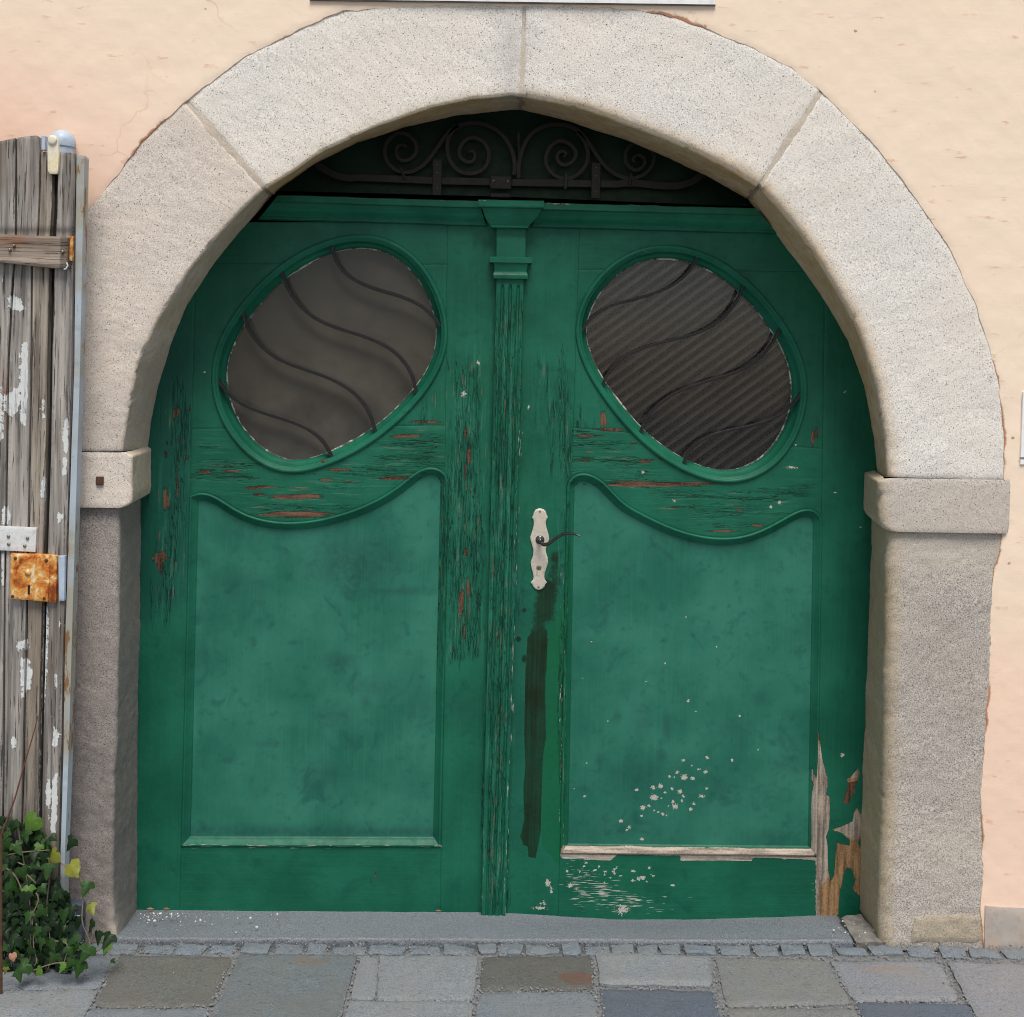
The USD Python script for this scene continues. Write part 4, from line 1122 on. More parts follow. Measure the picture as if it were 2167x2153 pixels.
OVAL_R = [(375, 660), (405, 560), (455, 470), (540, 380), (640, 310), (740, 275), (840, 265), (950, 287), (1050, 330), (1150, 392), (1250, 480), (1350, 592), (1430, 710), (1480, 830), (1496, 940), (1490, 1045), (1460, 1155), (1400, 1265), (1320, 1350), (1220, 1402), (1120, 1418), (1000, 1402), (900, 1360), (800, 1300), (700, 1220), (600, 1120), (520, 1020), (450, 910), (400, 790)]
MOULD = [(0, 0), (.0012, .0045), (.0045, .0065), (.008, .005), (.0095, .0015), (.011, .0015), (.016, -.004), (.022, -.0085), (.0245, -.0090), (.0262, -.0125)]
RING = [(0, -.001), (.0008, .004), (.004, .0075), (.009, .008), (.013, .005), (.0145, .001), (.017, .0), (.0195, .0), (.0215, -.006), (.023, -.022), (.030, -.025), (.036, -.036), (.0375, -.044), (.0375, -.052)]


def leaf(name, label, side, panel, oval_pts, zf, la, lb, x_out, x_in, bottom_y, pan_bottom, hinge_line):
    """side: -1 the leaf on the left, 1 on the right"""
    path = thing(name, label, 'door')
    tv = lambda pts: Polygon(XZ(np.array(pts, float), YD)).buffer(0)
    oval = spline([zf(*p) for p in oval_pts], 220, True, s=60)
    ovXZ = XZ(oval, YD)
    hole = Polygon(ovXZ).buffer(-.002)
    top, bot = 470, 1962
    # outline of the sunk panel
    x_tl, x_tr = panel[0], panel[-1]
    yb1, yb2 = pan_bottom
    curve = spline(panel, 130, False, s=20)
    outl = np.vstack([curve, [(ln(lb, yb2), yb2), (ln(la, yb1), yb1)]])
    outXZ = XZ(outl, YD)
    panelpoly = Polygon(outXZ).buffer(0)
    gap = .0003
    if side < 0:
        outer = [(x_out, top), (ln(la, top), top), (ln(la, bot), bot), (x_out, bot)]
        inner = [(ln(lb, top), top), (ln(LC, top) - 4, top), (ln(LC, bot) - 4, bot), (ln(lb, bot), bot)]
    else:
        inner = [(ln(LC, top) + 4, top), (ln(la, top), top), (ln(la, bot), bot), (ln(LC, bot) + 4, bot)]
        outer = [(ln(lb, top), top), (x_out, top), (x_out, bot), (ln(lb, bot), bot)]
    jy = (908, 900) if side < 0 else (906, 950)
    ty = (558, 560) if side < 0 else (571, 575)
    pieces = [('stile', tv(outer), 'paint_v'), ('stile', tv(inner), 'paint_v'),
              ('top_rail', tv([(ln(la, top), top), (ln(lb, top), top), (ln(lb, ty[1]), ty[1]), (ln(la, ty[0]), ty[0])]), 'paint_h'),
              ('upper_board', tv([(ln(la, ty[0]), ty[0]), (ln(lb, ty[1]), ty[1]), (ln(lb, jy[1]), jy[1]), (ln(la, jy[0]), jy[0])]), 'paint_v'),
              ('lock_rail', tv([(ln(la, jy[0]), jy[0]), (ln(lb, jy[1]), jy[1]), (ln(lb, 1300), 1300), (ln(la, 1300), 1300)]), 'paint_h'),
              ('bottom_rail', tv([(ln(la, yb1), yb1), (ln(lb, yb2), yb2), (ln(lb, bot), bot), (ln(la, bot), bot)]), 'paint_h')]
    below = tv([(ln(la, 1180), 1180), (ln(lb, 1180), 1180), (ln(lb, 1500), 1500), (ln(la, 1500), 1500)])
    for nm, pg, mt in pieces:
        pg = pg.difference(hole).difference(panelpoly)
        if nm == 'lock_rail':
            pg = max(pg.geoms, key=lambda g: g.area) if hasattr(pg, 'geoms') else pg
        pg = pg.buffer(-gap, join_style=2)
        if hasattr(pg, 'geoms'): pg = unary_union([g for g in pg.geoms if g.area > 2e-5])
        sd = len(nm)
        for g in (sorted(pg.geoms, key=lambda g: -g.area) if hasattr(pg, 'geoms') else [pg]):
            v, f = sheet(g, RES, YD, .035, .0009, lambda v, sd=sd: fb(v, 5, 2, sd) * .003 + fb(v, 70, 2, sd) * .0006)
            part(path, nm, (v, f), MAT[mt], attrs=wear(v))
    # sunk panel board
    pb = panelpoly.buffer(-.018)
    v, f = sheet(pb, RES * .9, YD + .0125, .012, 0, lambda v: fb(v, 2.2, 2, 3) * .004)
    wr = wear(v); wr['wb'][:, 0] = 0
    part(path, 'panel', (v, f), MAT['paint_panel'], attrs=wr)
    # mouldings of the panel, mitred at the corners
    cw = resample(outXZ, .006, True)
    key = [XZ(np.array([panel[0]]), YD)[0], XZ(np.array([panel[-1]]), YD)[0], XZ(np.array([(ln(lb, yb2), yb2)]), YD)[0], XZ(np.array([(ln(la, yb1), yb1)]), YD)[0]]
    for kk in key:
        cw[np.argmin(np.linalg.norm(cw - kk, axis=1))] = kk
    ar = np.sum(cw[:, 0] * np.roll(cw[:, 1], -1) - np.roll(cw[:, 0], -1) * cw[:, 1])
    G3, _ = sweep(cw, MOULD, YD, True, 1.0 if ar > 0 else -1.0)
    idx = [int(np.argmin(np.linalg.norm(cw - kk, axis=1))) for kk in key]
    n = len(cw); m_ = len(MOULD)
    for i in range(4):
        a, b = idx[i], idx[(i + 1) % 4]
        if b <= a: b += n
        sel = np.arange(a, b + 1) % n
        v = G3[sel].reshape(-1, 3)
        v[:, 1] += fb(v, 60, 2, i) * .0012
        f = grid_faces(len(sel), m_)
        # finer mesh so that wear keeps its outline
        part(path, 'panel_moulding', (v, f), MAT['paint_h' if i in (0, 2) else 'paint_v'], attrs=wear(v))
    # oval window
    ar = np.sum(ovXZ[:, 0] * np.roll(ovXZ[:, 1], -1) - np.roll(ovXZ[:, 0], -1) * ovXZ[:, 1])
    oc = resample(ovXZ, .006, True)
    G3, _ = sweep(oc, RING, YD, True, 1.0 if ar > 0 else -1.0)
    v = G3.reshape(-1, 3)
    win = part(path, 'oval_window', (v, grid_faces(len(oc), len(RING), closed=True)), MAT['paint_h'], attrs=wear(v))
    inner_poly = Polygon(ovXZ).buffer(-.036)
    v, f = sheet(inner_poly, .02, YD + .047, .003, 0)
    part(win, 'pane', (v, f), MAT['glass_dusty' if side < 0 else 'glass_clear'], smooth=False)
    ic = np.array(Polygon(ovXZ).buffer(-.0385).exterior.coords)[:-1]
    ic = resample(ic, .004, True)
    wv = .0035 * np.clip(fb(np.c_[ic * 14, np.zeros(len(ic))], 1, 3, 5 + side) * 2.4 + .45, 0.05, 1.6)
    ar = np.sum(ic[:, 0] * np.roll(ic[:, 1], -1) - np.roll(ic[:, 0], -1) * ic[:, 1])
    tn = np.roll(ic, -1, 0) - np.roll(ic, 1, 0); tn /= np.linalg.norm(tn, axis=1, keepdims=True); nn = np.stack([-tn[:, 1], tn[:, 0]], 1) * (1 if ar > 0 else -1)
    prs = [(-.002, .043), (0, .0425), (1, .0435), (1.15, .048)]
    pv = np.stack([np.c_[(ic + nn * (wv * a)[:, None])[:, 0], np.full(len(ic), YD + y), (ic + nn * (wv * a)[:, None])[:, 1]] if a >= 0 else np.c_[(ic + nn * a)[:, 0], np.full(len(ic), YD + y), (ic + nn * a)[:, 1]] for a, y in prs], 1)
    part(win, 'putty', (pv.reshape(-1, 3), grid_faces(len(ic), len(prs), closed=True)), MAT['putty'])
    return path, win, inner_poly


left, winL, innL = leaf('door_leaf', 'left green door leaf with dusty grey oval window and fluted pilaster on its edge', -1, PANEL_L, OVAL_L, z5, L1, L2, 215, None, 1931, (1791, 1792), None)
right, winR, innR = leaf('door_leaf', 'right green door leaf with metal handle, dark ribbed oval window and bare wood patches', 1, PANEL_R, OVAL_R, z6, L3, L4, 1930, None, 1938, (1806, 1811), None)

# wavy window bars
BARS_L = [[(1033, 280), (1045, 340), (1090, 400), (1150, 445), (1220, 475), (1310, 500), (1400, 530), (1470, 575), (1550, 660)],
          [(785, 370), (800, 440), (860, 540), (930, 610), (1000, 650), (1100, 685), (1200, 715), (1290, 755), (1350, 810), (1400, 870), (1432, 985)],
          [(598, 570), (615, 650), (670, 730), (750, 805), (840, 850), (930, 880), (1020, 910), (1100, 955), (1170, 1020), (1210, 1090), (1242, 1195)],
          [(455, 860), (480, 920), (540, 990), (620, 1045), (700, 1080), (790, 1105), (880, 1135), (950, 1180), (1000, 1240), (1037, 1320)]]
BARS_R = [[(968, 322), (930, 390), (880, 440), (800, 490), (700, 520), (600, 542), (520, 580), (450, 630), (408, 695)],
          [(1188, 458), (1160, 530), (1100, 610), (1020, 670), (920, 710), (800, 738), (690, 770), (600, 820), (540, 890), (503, 985)],
          [(1372, 645), (1340, 720), (1290, 790), (1220, 850), (1130, 890), (1030, 922), (920, 953), (830, 1003), (750, 1070), (704, 1140), (688, 1215)],
          [(1482, 925), (1450, 1010), (1380, 1070), (1290, 1120), (1200, 1148), (1100, 1166), (1010, 1195), (950, 1240), (912, 1290), (900, 1345)]]
for win, bars, zf, w in ((winL, BARS_L, z5, .0105), (winR, BARS_R, z6, .0085)):
    for b_ in bars:
        c = spline([zf(*p) for p in b_], 70, False, s=8)
        p3 = P(c[:, 0], c[:, 1], np.full(len(c), YD + .010))
        part(win, 'window_bar', flat_bar(p3, w, .012), MAT['bar_iron'], smooth=False)
# grey board behind the left pane; woven reed screen behind the right one
v, f = sheet(innL.buffer(.02), .03, YD + .072, .006, 0)
part(left, 'backing_board', (v, f), MAT['board_behind'], smooth=False)
cR = np.array(innR.centroid.coords[0]); a = math.radians(37)
dr, du = np.array([math.cos(a), math.sin(a)]), np.array([-math.sin(a), math.cos(a)])
scr = part(right, 'reed_screen', sheet(innR.buffer(.02), .03, YD + .074, .004, 0), MAT['reed'], smooth=False)
wS = .0285
for k in range(-12, 13):
    cc = cR + du * (k * wS)
    lnn = LineString([cc - dr, cc + dr]).intersection(innR.buffer(.012))
    if lnn.is_empty: continue
    p0, p1 = np.array(lnn.coords[0]), np.array(lnn.coords[-1])
    ns = max(4, int(np.linalg.norm(p1 - p0) / .03))
    V = []
    for s in np.linspace(0, 1, ns):
        q = p0 + (p1 - p0) * s
        for t_ in np.linspace(-1, 1, 7):
            o = q + du * (t_ * wS * .27)
            V.append((o[0], YD + .072 - .012 * math.cos(t_ * math.pi / 2) ** .8 + .0015 * math.sin(q[0] * 40 + k), o[1]))
    part(scr, 'reed_strip', (np.array(V), grid_faces(ns, 7)), MAT['reed_strip'])

# fluted pilaster on the edge of the left leaf
sl = .020


def ring_loft(rows, back=YD + .002):
    V = []
    for xl, xr, y, yf in rows:
        yf = yf + DD
        xc = (xl + xr) / 2
        a = P(xl, y + (xl - xc) * sl, back), P(xl, y + (xl - xc) * sl, yf), P(xr, y + (xr - xc) * sl, yf), P(xr, y + (xr - xc) * sl, back)
        bk_ = np.array([a[0], a[3]]); bk_[:, 0] = a[1][0], a[2][0]; bk_[:, 2] = a[1][2], a[2][2]
        nx = 10
        fr_ = [a[1] + (a[2] - a[1]) * t for t in np.linspace(0, 1, nx)]
        fr_[0] = fr_[0]; V.append([bk_[0], a[1] + [0, .0015, 0]] + [f_ for f_ in fr_] + [a[2] + [0, .0015, 0], bk_[1]])
    V = np.array(V); n, m_ = V.shape[:2]
    F = grid_faces(n, m_)
    F = np.vstack([F, [[0, i, i + 1] for i in range(1, m_ - 1)], [[(n - 1) * m_, (n - 1) * m_ + i + 1, (n - 1) * m_ + i] for i in range(1, m_ - 1)]])
    V = V.reshape(-1, 3)
    V[:, 1] += fb(V, 40, 2) * .0016
    return V, F


def add(parent, nm, vf, mt):
    v, f = vf
    tm = trimesh.Trimesh(v, f, process=False)
    for _ in range(3):
        if len(tm.faces) > 40000: break
        e = tm.edges_unique_length
        if e.max() < .006: break
        tm = trimesh.Trimesh(*trimesh.remesh.subdivide_to_size(tm.vertices, tm.faces, .012, max_iter=8), process=False)
    tm.merge_vertices()
    v, f, _n = meshkit.arrays(tm, 35)
    part(parent, nm, (v, f), MAT[mt], attrs=wear(v))


yy = np.linspace(588, 1975, 330)
xl = np.interp(yy, [588, 1000, 1931, 1975], [1050, 1040, 1018, 1017]); xr = np.interp(yy, [588, 1000, 1931, 1975], [1109, 1097.5, 1070, 1069])
V = []
us = np.linspace(0, 1, 61)
for y, a, b in zip(yy, xl, xr):
    g = np.zeros(61)
    if y > 603:
        for c in (.235, .52, .80):
            w = .062 * min(1, math.sqrt(max(0, (y - 603) / 6)))
            g = np.maximum(g, np.where(np.abs(us - c) < w, np.sqrt(np.clip(1 - ((us - c) / max(w, 1e-6)) ** 2, 0, 1)), 0))
    yf = .150 + DD
    q = P(a + (b - a) * us, y + (us - .5) * (b - a) * sl, np.full(61, yf))
    q[:, 1] += g * .006
    q[0, 1] += .0025; q[-1, 1] += .0025
    e0, e1 = q[0].copy(), q[-1].copy(); e0[1] = YD + .002; e1[1] = YD + .002
    V.append(np.vstack([e0, q, e1]))
V = np.array(V); n, m_ = V.shape[:2]
V = V.reshape(-1, 3); V[:, 1] += fb(V, 30, 3, 4) * .003
pil = thing  # the pilaster belongs to the left leaf
part(left, 'pilaster_shaft', (V, grid_faces(n, m_)), MAT['paint_v'], attrs=wear(V))
add(left, 'pilaster_collar', ring_loft([(1037, 1126, 544, .138), (1036, 1126.5, 545.5, .133), (1036.5, 1126, 556, .133), (1045, 1117, 558, .139), (1046, 1116, 563, .1395), (1047, 1114, 574, .144), (1044.5, 1116, 580, .141), (1044, 1117, 583, .1385), (1044.5, 1116, 590, .140), (1050, 1109, 591.5, .147)]), 'paint_h')
add(left, 'pilaster_neck', ring_loft([(1051, 1112.5, 480, .150), (1051, 1111.5, 545, .150)]), 'paint_v')

# handle on the right leaf
HP = [(780, 420), (735, 432), (715, 462), (705, 500), (691, 526), (704, 545), (713, 580), (710, 625), (692, 690), (671, 750), (675, 790), (690, 840), (707, 900), (703, 970), (677, 1040), (680, 1090), (700, 1160), (710, 1215), (703, 1250), (676, 1280), (692, 1300), (708, 1330), (735, 1355), (770, 1366),
      (805, 1355), (835, 1328), (845, 1300), (864, 1278), (840, 1245), (832, 1215), (838, 1170), (858, 1110), (879, 1045), (872, 990), (853, 930), (850, 890), (872, 830), (890, 775), (882, 720), (868, 675), (855, 630), (850, 580), (860, 545), (876, 525), (862, 495), (850, 455), (825, 430)]
hc = np.array([zp(*p) for p in HP])
pg = Polygon(XZ(hc, (.1715 + DD)))
v, f = sheet(pg, .003, (.1715 + DD), .0066, .0016)
hp_ = part(right, 'handle_plate', (v, f), MAT['handle_plate'])
for X, Y in [(782, 455), (766, 1330)]:
    c = P(*zp(X, Y), (.170 + DD)); part(hp_, 'screw', cyl_y((c[0], c[2]), .0032, (.1700 + DD), (.1725 + DD), 12, .0008), MAT['screw'])
c = P(*zp(783, 785), (.168 + DD))
part(hp_, 'rosette', cyl_y((c[0], c[2]), .0138, (.1672 + DD), (.1722 + DD), 28, .001, .0025), MAT['lever'])
c = P(*zp(783, 790), (.150 + DD))
part(hp_, 'spindle', cyl_y((c[0], c[2]), .0072, (.138 + DD), (.1680 + DD), 20, .0015, .002), MAT['lever'])
c = P(*zp(770, 1108), (.169 + DD))
part(hp_, 'lock_cylinder', cyl_y((c[0], c[2]), .0080, (.1690 + DD), (.1722 + DD), 24, .0003, .001), MAT['screw'])
part(hp_, 'keyhole', bevel_box((c[0] - .0011, (.1684 + DD), c[2] - .0045), (c[0] + .0011, (.1700 + DD), c[2] + .0030), .0003), MAT['black'], smooth=False)
c = P(*zp(766, 1172), (.1705 + DD))
part(hp_, 'cylinder_slot', bevel_box((c[0] - .0042, (.1702 + DD), c[2] - .0078), (c[0] + .0042, (.1722 + DD), c[2] + .0082), .0006), MAT['handle_plate'], smooth=False)
part(hp_, 'slot_line', bevel_box((c[0] - .0052, (.1706 + DD), c[2] - .0078), (c[0] - .0043, (.1722 + DD), c[2] + .0082), .0002), MAT['black'], smooth=False)
lv = spline([(790, 800), (830, 838), (880, 828), (925, 795), (980, 755), (1050, 718), (1120, 706), (1190, 716), (1246, 744)], 40)
lp = np.array([zp(*p) for p in lv])
p3 = P(lp[:, 0], lp[:, 1], np.interp(np.arange(40), [0, 8, 39], [(.145 + DD), (.128 + DD), .118]))
part(right, 'lever', tube(p3, np.interp(np.linspace(0, 1, 40), [0, .1, .3, .6, .9, 1], [.0040, .0062, .0052, .0048, .0040, .0018]), 12), MAT['lever'])

# ================================================================== transom, corbel and tympanum: the fixed frame
frame = thing('door_frame', 'fixed green transom cornice with corbel and dark board under the crown of the arch', 'door frame')


def cornice(xa, ya, xb, yb, xa2, xb2, ends):
    """moulded rail between two picture points of its top edge; xa2, xb2 its ends at the bottom"""
    prof = [(0, .285), (0, .1235), (1.0, .1215), (13.0, .1215), (14.5, .124), (16.0, .130), (21, .133), (29, .141), (36, .152), (42, .163), (44.5, .1655), (48.0, .164), (50.5, .1645), (52.5, .172), (54, .1785)]
    n = 110
    V = []
    for t in np.linspace(0, 1, n):
        row = []
        for dy, Y in prof:
            Y = Y + DD
            k = dy / 54
            x = (xa + (xa2 - xa) * k) * (1 - t) + (xb + (xb2 - xb) * k) * t
            s = (yb - ya) / (xb - xa)
            y = ya + s * (x - xa) + dy
            if Y > .2 + DD:
                q = P(x, y, .1235 + DD); q[1] = Y
            else: q = P(x, y, Y)
            row.append(q)
        V.append(row)
    V = np.array(V); n, m_ = V.shape[:2]
    V = V.reshape(-1, 3)
    V[:, 1:] += np.stack([fb(V, 25, 3, 1) * .002, fb(V, 18, 3, 2) * .003], 1)
    F = grid_faces(n, m_)
    F = np.vstack([F, [[0, i, i + 1] for i in range(1, m_ - 1)], [[(n - 1) * m_, (n - 1) * m_ + i + 1, (n - 1) * m_ + i] for i in range(1, m_ - 1)]])
    return V, F


pol('streak', [(560, 405), (1030, 421), (1030, 428), (560, 414)], 3, .75)
pol('streak', [(1150, 426), (1610, 436), (1610, 443), (1150, 434)], 3, .75)
ell('bare', 1185, 434, 9, 3)
add(frame, 'transom_rail', cornice(588, 413, 1013, 426, 546, 1030, 0), 'paint_h')
add(frame, 'transom_rail', cornice(1150, 430, 1598, 441, 1124, 1648, 0), 'paint_h')
add(frame, 'corbel', ring_loft([(1012.5, 1151, 424, .100), (1012, 1151.5, 425.5, .094), (1012, 1151, 437, .094), (1013.5, 1150, 439.5, .097), (1020.5, 1146, 441, .104), (1022, 1144, 446, .106), (1026, 1137, 458, .113), (1031, 1128, 468, .122), (1037, 1119, 477, .132), (1039, 1118, 479, .129), (1040, 1117, 482, .130), (1046, 1113, 484, .146)], YD + .002), 'paint_h')
# dark board in the head of the arch
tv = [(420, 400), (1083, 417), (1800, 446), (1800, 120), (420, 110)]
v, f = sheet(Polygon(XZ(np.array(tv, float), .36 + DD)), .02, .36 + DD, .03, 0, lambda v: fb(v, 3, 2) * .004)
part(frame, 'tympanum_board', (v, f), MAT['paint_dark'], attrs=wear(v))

# ================================================================== wrought iron in the head of the arch
grille = thing('iron_grille', 'dark wrought iron scrollwork with flat bar under the crown of the stone arch', 'grille')
YG = .320 + DD


def za(X, Y): return 600 + X / 3.864, 200 + Y / 3.864
def zc(X, Y): return 1100 + X / 3.864, 200 + Y / 3.864


def iron(nm, zf, pts, w=.0140, th=.012, Y=YG, s=20, n=90, taper=None):
    c = spline([zf(*p) for p in pts], n, False, s=s)
    p3 = P(c[:, 0], c[:, 1], np.full(n, Y))
    ww = w if taper is None else w * np.interp(np.linspace(0, 1, n), *taper)
    part(grille, nm, flat_bar(p3, ww, th), MAT['iron'], smooth=False)


barl = [za(*p) for p in [(180, 500), (260, 560), (330, 615), (400, 655), (470, 672), (600, 680), (900, 692), (1300, 708), (1700, 716)]]
barr = [zc(*p) for p in [(0, 722), (400, 728), (800, 735), (1300, 742), (1360, 738), (1420, 712), (1490, 655), (1560, 630), (1640, 640)]]
c = np.array(barl + barr)
c = np.vstack([spline(c[:6], 40, s=6), c[6:11], spline(c[11:], 40, s=6)])
p3 = P(c[:, 0], c[:, 1], np.full(len(c), YG))
part(grille, 'flat_bar', flat_bar(p3, .0235, .008), MAT['iron'], smooth=False)
iron('scroll', za, [(1000, 435), (975, 412), (945, 418), (922, 450), (922, 495), (950, 535), (995, 545), (1040, 528), (1078, 485), (1090, 430), (1065, 370), (1010, 328), (950, 320), (890, 345), (845, 400), (830, 470), (848, 545), (895, 605), (970, 638), (1060, 628), (1140, 580), (1215, 500), (1280, 400), (1340, 320), (1420, 265), (1520, 242), (1620, 242), (1720, 280), (1800, 350), (1860, 440), (1885, 540), (1882, 660)], n=220, taper=([0, .1, 1], [.6, .9, 1]))
iron('scroll', za, [(1515, 480), (1540, 462), (1565, 485), (1560, 530), (1530, 558), (1490, 555), (1450, 520), (1440, 460), (1465, 395), (1520, 362), (1585, 365), (1640, 400), (1675, 460), (1678, 530), (1650, 590), (1590, 640), (1510, 655), (1430, 620), (1370, 550), (1340, 460), (1345, 380), (1385, 300), (1430, 262)], n=160, taper=([0, .1, 1], [.6, .9, 1]))
iron('scroll', zc, [(340, 500), (355, 470), (375, 480), (375, 515), (345, 530), (312, 505), (318, 465), (350, 445)][:0] + [(350, 500), (362, 480), (380, 500), (372, 535), (340, 545), (308, 520), (302, 470), (330, 430)][:0] + [(362, 510), (345, 490), (362, 470), (385, 490), (382, 530)][:0] + [(355, 505), (375, 505), (378, 480), (350, 462), (320, 475), (302, 515), (325, 560), (380, 580), (430, 555), (455, 500), (440, 440), (395, 395), (335, 385), (270, 410), (225, 470), (215, 545), (240, 620), (300, 672), (375, 690), (450, 672), (515, 615), (550, 540), (552, 450), (520, 370), (470, 310)], n=170, taper=([0, .1, 1], [.6, .9, 1]))
iron('scroll', zc, [(-10, 690), (-5, 600), (0, 520), (25, 440), (70, 360), (130, 300), (210, 262), (300, 245), (380, 252), (450, 285), (520, 345), (580, 415), (640, 505), (700, 590), (770, 650), (850, 685), (930, 688), (1010, 660), (1070, 600), (1095, 525), (1080, 455), (1030, 405), (965, 395), (905, 420), (868, 475), (868, 545), (905, 605), (960, 618), (1010, 590), (1020, 540), (1000, 505), (955, 500), (925, 530), (940, 555)], n=240, taper=([0, .9, 1], [1, .9, .6]))
for zf, x0, y0, x1, y1 in [(za, 1218, 535, 1300, 825), (zc, 583, 562, 668, 850)]:
    a_, b_ = zf((x0 + x1) / 2, y0), zf((x0 + x1) / 2 - 6, y1)
    st_ = part(grille, 'strap', flat_bar(np.array([P(*a_, YG - .008), P((a_[0] + b_[0]) / 2, (a_[1] + b_[1]) / 2, YG - .008), P(*b_, YG - .008)]), .0295, .006), MAT['iron'], smooth=False)
    for fy in (.13, .36, .80):
        cx_, cy_ = a_[0] + (b_[0] - a_[0]) * fy, a_[1] + (b_[1] - a_[1]) * fy
        q = P(cx_, cy_, YG - .012); part(st_, 'rivet', cyl_y((q[0], q[2]), .0035, YG - .0135, YG - .010, 10, .001), MAT['screw'])
a_, b_ = P(*za(1690, 665), YG - .012), P(*za(1862, 775), YG - .012)
br = part(grille, 'bracket', bevel_box((a_[0], YG - .016, b_[2]), (b_[0], YG - .006, a_[2]), .002), MAT['iron'], smooth=False)
a_, b_ = P(*za(1690, 803), YG - .012), P(*za(1855, 842), YG - .012)
part(grille, 'bracket', bevel_box((a_[0], YG - .010, b_[2]), (b_[0], YG + .03, a_[2]), .002), MAT['iron'], smooth=False)
for X, Y in [(1718, 705), (1835, 710)]:
    q = P(*za(X, Y), YG - .016); part(br, 'screw', cyl_y((q[0], q[2]), .0055, YG - .019, YG - .0155, 12, .0015), MAT['screw'])
for zf, pts, w in [(zc, [(378, 650), (376, 710), (372, 775)], .0105), (zc, [(913, 650), (905, 690), (897, 735)], .0075), (za, [(962, 600), (975, 640), (995, 700)], .0075)]:
    c = np.array([zf(*p) for p in pts]); part(grille, 'clip', flat_bar(P(c[:, 0], c[:, 1], np.full(3, YG - .007)), w, .012), MAT['iron'], smooth=False)
fin = [(1920, 300), (1920, 330), (1920, 350), (1922, 380), (1924, 420), (1924, 520), (1926, 660)]
c = np.array([za(*p) for p in fin]); part(grille, 'finial', flat_bar(P(c[:, 0], c[:, 1], np.full(7, YG)), np.array([.001, .010, .014, .006, .006, .007, .009]), .009), MAT['iron'], smooth=False)

# ================================================================== signs
sg = thing('wall_sign', 'white sign board above the crown of the arch, cut off by the picture top', 'sign')
v, f = sheet(Polygon(XZ(np.array([(657, -330), (1513, -310), (1513, 9.5), (657, -2)], float), -.014)), .05, -.014, .010, .001); part(sg, 'board', (v, f), MAT['white_board'], smooth=False)
v, f = sheet(Polygon(XZ(np.array([(655, -1.6), (1515, 9.9), (1515, 11.4), (655, .2)], float), -.012)), .05, -.012, .009, .0005); part(sg, 'bottom_edge', (v, f), MAT['edge_dark'], smooth=False)
nb = thing('notice_plate', 'small white plate on the plaster at the right picture edge', 'sign')
v, f = sheet(Polygon(XZ(np.array([(2166, 830), (2420, 836), (2410, 988), (2160, 983)], float), -.009)), .05, -.009, .006, .001); part(nb, 'plate', (v, f), MAT['white_board'], smooth=False)
v, f = sheet(Polygon(XZ(np.array([(2158, 968), (2410, 972), (2410, 975), (2158, 971)], float), -.0095)), .05, -.0095, .0008, .0002); part(nb, 'rim', (v, f), MAT['edge_dark'], smooth=False)

# ================================================================== weathered gate on the left
gate = thing('wooden_gate', 'weathered grey board gate with flaking white paint and rusty lock left of the arch', 'gate')
YP = -.105


def zt(X, Y): return X / 5.82, 270 + Y / 5.82
def zl(X, Y): return X / 7.68, 1080 + Y / 7.68
def zg(X, Y): return X / 1.92, 250 + Y / 1.92
def zq(X, Y): return X / 1.823, 1100 + Y / 1.823


FLAKE = [Polygon([zg(*p) for p in q]) for q in [[(28, 730), (60, 715), (95, 740), (105, 785), (70, 790), (30, 770)], [(85, 920), (108, 915), (112, 1050), (100, 1245), (78, 1240), (75, 1100)], [(15, 1130), (80, 1090), (90, 1180), (50, 1215), (15, 1190)], [(165, 1140), (185, 1145), (180, 1225), (165, 1230)],
         [(170, 1465), (190, 1465), (180, 1555), (160, 1545)], [(0, 1090), (14, 1090), (20, 1300), (0, 1310)], [(5, 650), (18, 640), (16, 680), (5, 680)], [(5, 1570), (35, 1580), (40, 1650), (0, 1660)], [(215, 640), (222, 635), (212, 680), (204, 680)], [(255, 1380), (275, 1380), (270, 1450), (255, 1450)], [(232, 1600), (255, 1610), (245, 1660), (232, 1650)],
         [(260, 1220), (285, 1210), (275, 1370), (262, 1350)], [(0, 1750), (20, 1770), (15, 1900), (0, 1900)]]] + \
        [Polygon([zq(*p) for p in q]) for q in [[(78, 540), (110, 530), (128, 600), (110, 660), (85, 690)], [(40, 840), (62, 830), (60, 880), (42, 880)], [(165, 330), (190, 330), (178, 700), (160, 1150), (148, 1150), (160, 700)], [(205, 590), (225, 590), (222, 660), (205, 660)], [(205, 800), (235, 830), (225, 880), (200, 870)], [(170, 1030), (195, 1010), (200, 1100), (175, 1110)],
         [(200, 1000), (225, 980), (215, 1230), (195, 1200)], [(190, 740), (205, 720), (205, 780), (190, 775)], [(60, 470), (110, 460), (115, 500), (70, 510)], [(228, 390), (242, 390), (242, 410), (228, 410)]]]


def wood_attr(v, dark_end=False, rust=()):
    p = project(v)
    A = np.zeros((len(v), 3))
    pts = shapely.points(p[:, 0], p[:, 1])
    for pg in FLAKE:
        pg = pg.buffer(0)
        ins = shapely.contains_xy(pg, p[:, 0], p[:, 1]); ds = shapely.distance(pg.boundary, pts)
        A[:, 0] = np.maximum(A[:, 0], np.clip(.5 + np.where(ins, ds, -ds) / 16, 0, .88))
    A[:, 0] = np.maximum(A[:, 0], np.where((p[:, 0] > 92) & (p[:, 1] > 1080), .22, .0))
    for (x, y, rx, ry, a) in rust: A[:, 1] = np.maximum(A[:, 1], a * gs(p[:, 0], p[:, 1], x, y, rx, ry))
    A[:, 2] = .9 * np.clip((p[:, 1] - 1500) / 420, 0, 1) * .7 + np.exp(-((p[:, 1] - 488) / 9) ** 2) * .9  # painted in: shade at the gate foot, dark gap above the rail
    return A


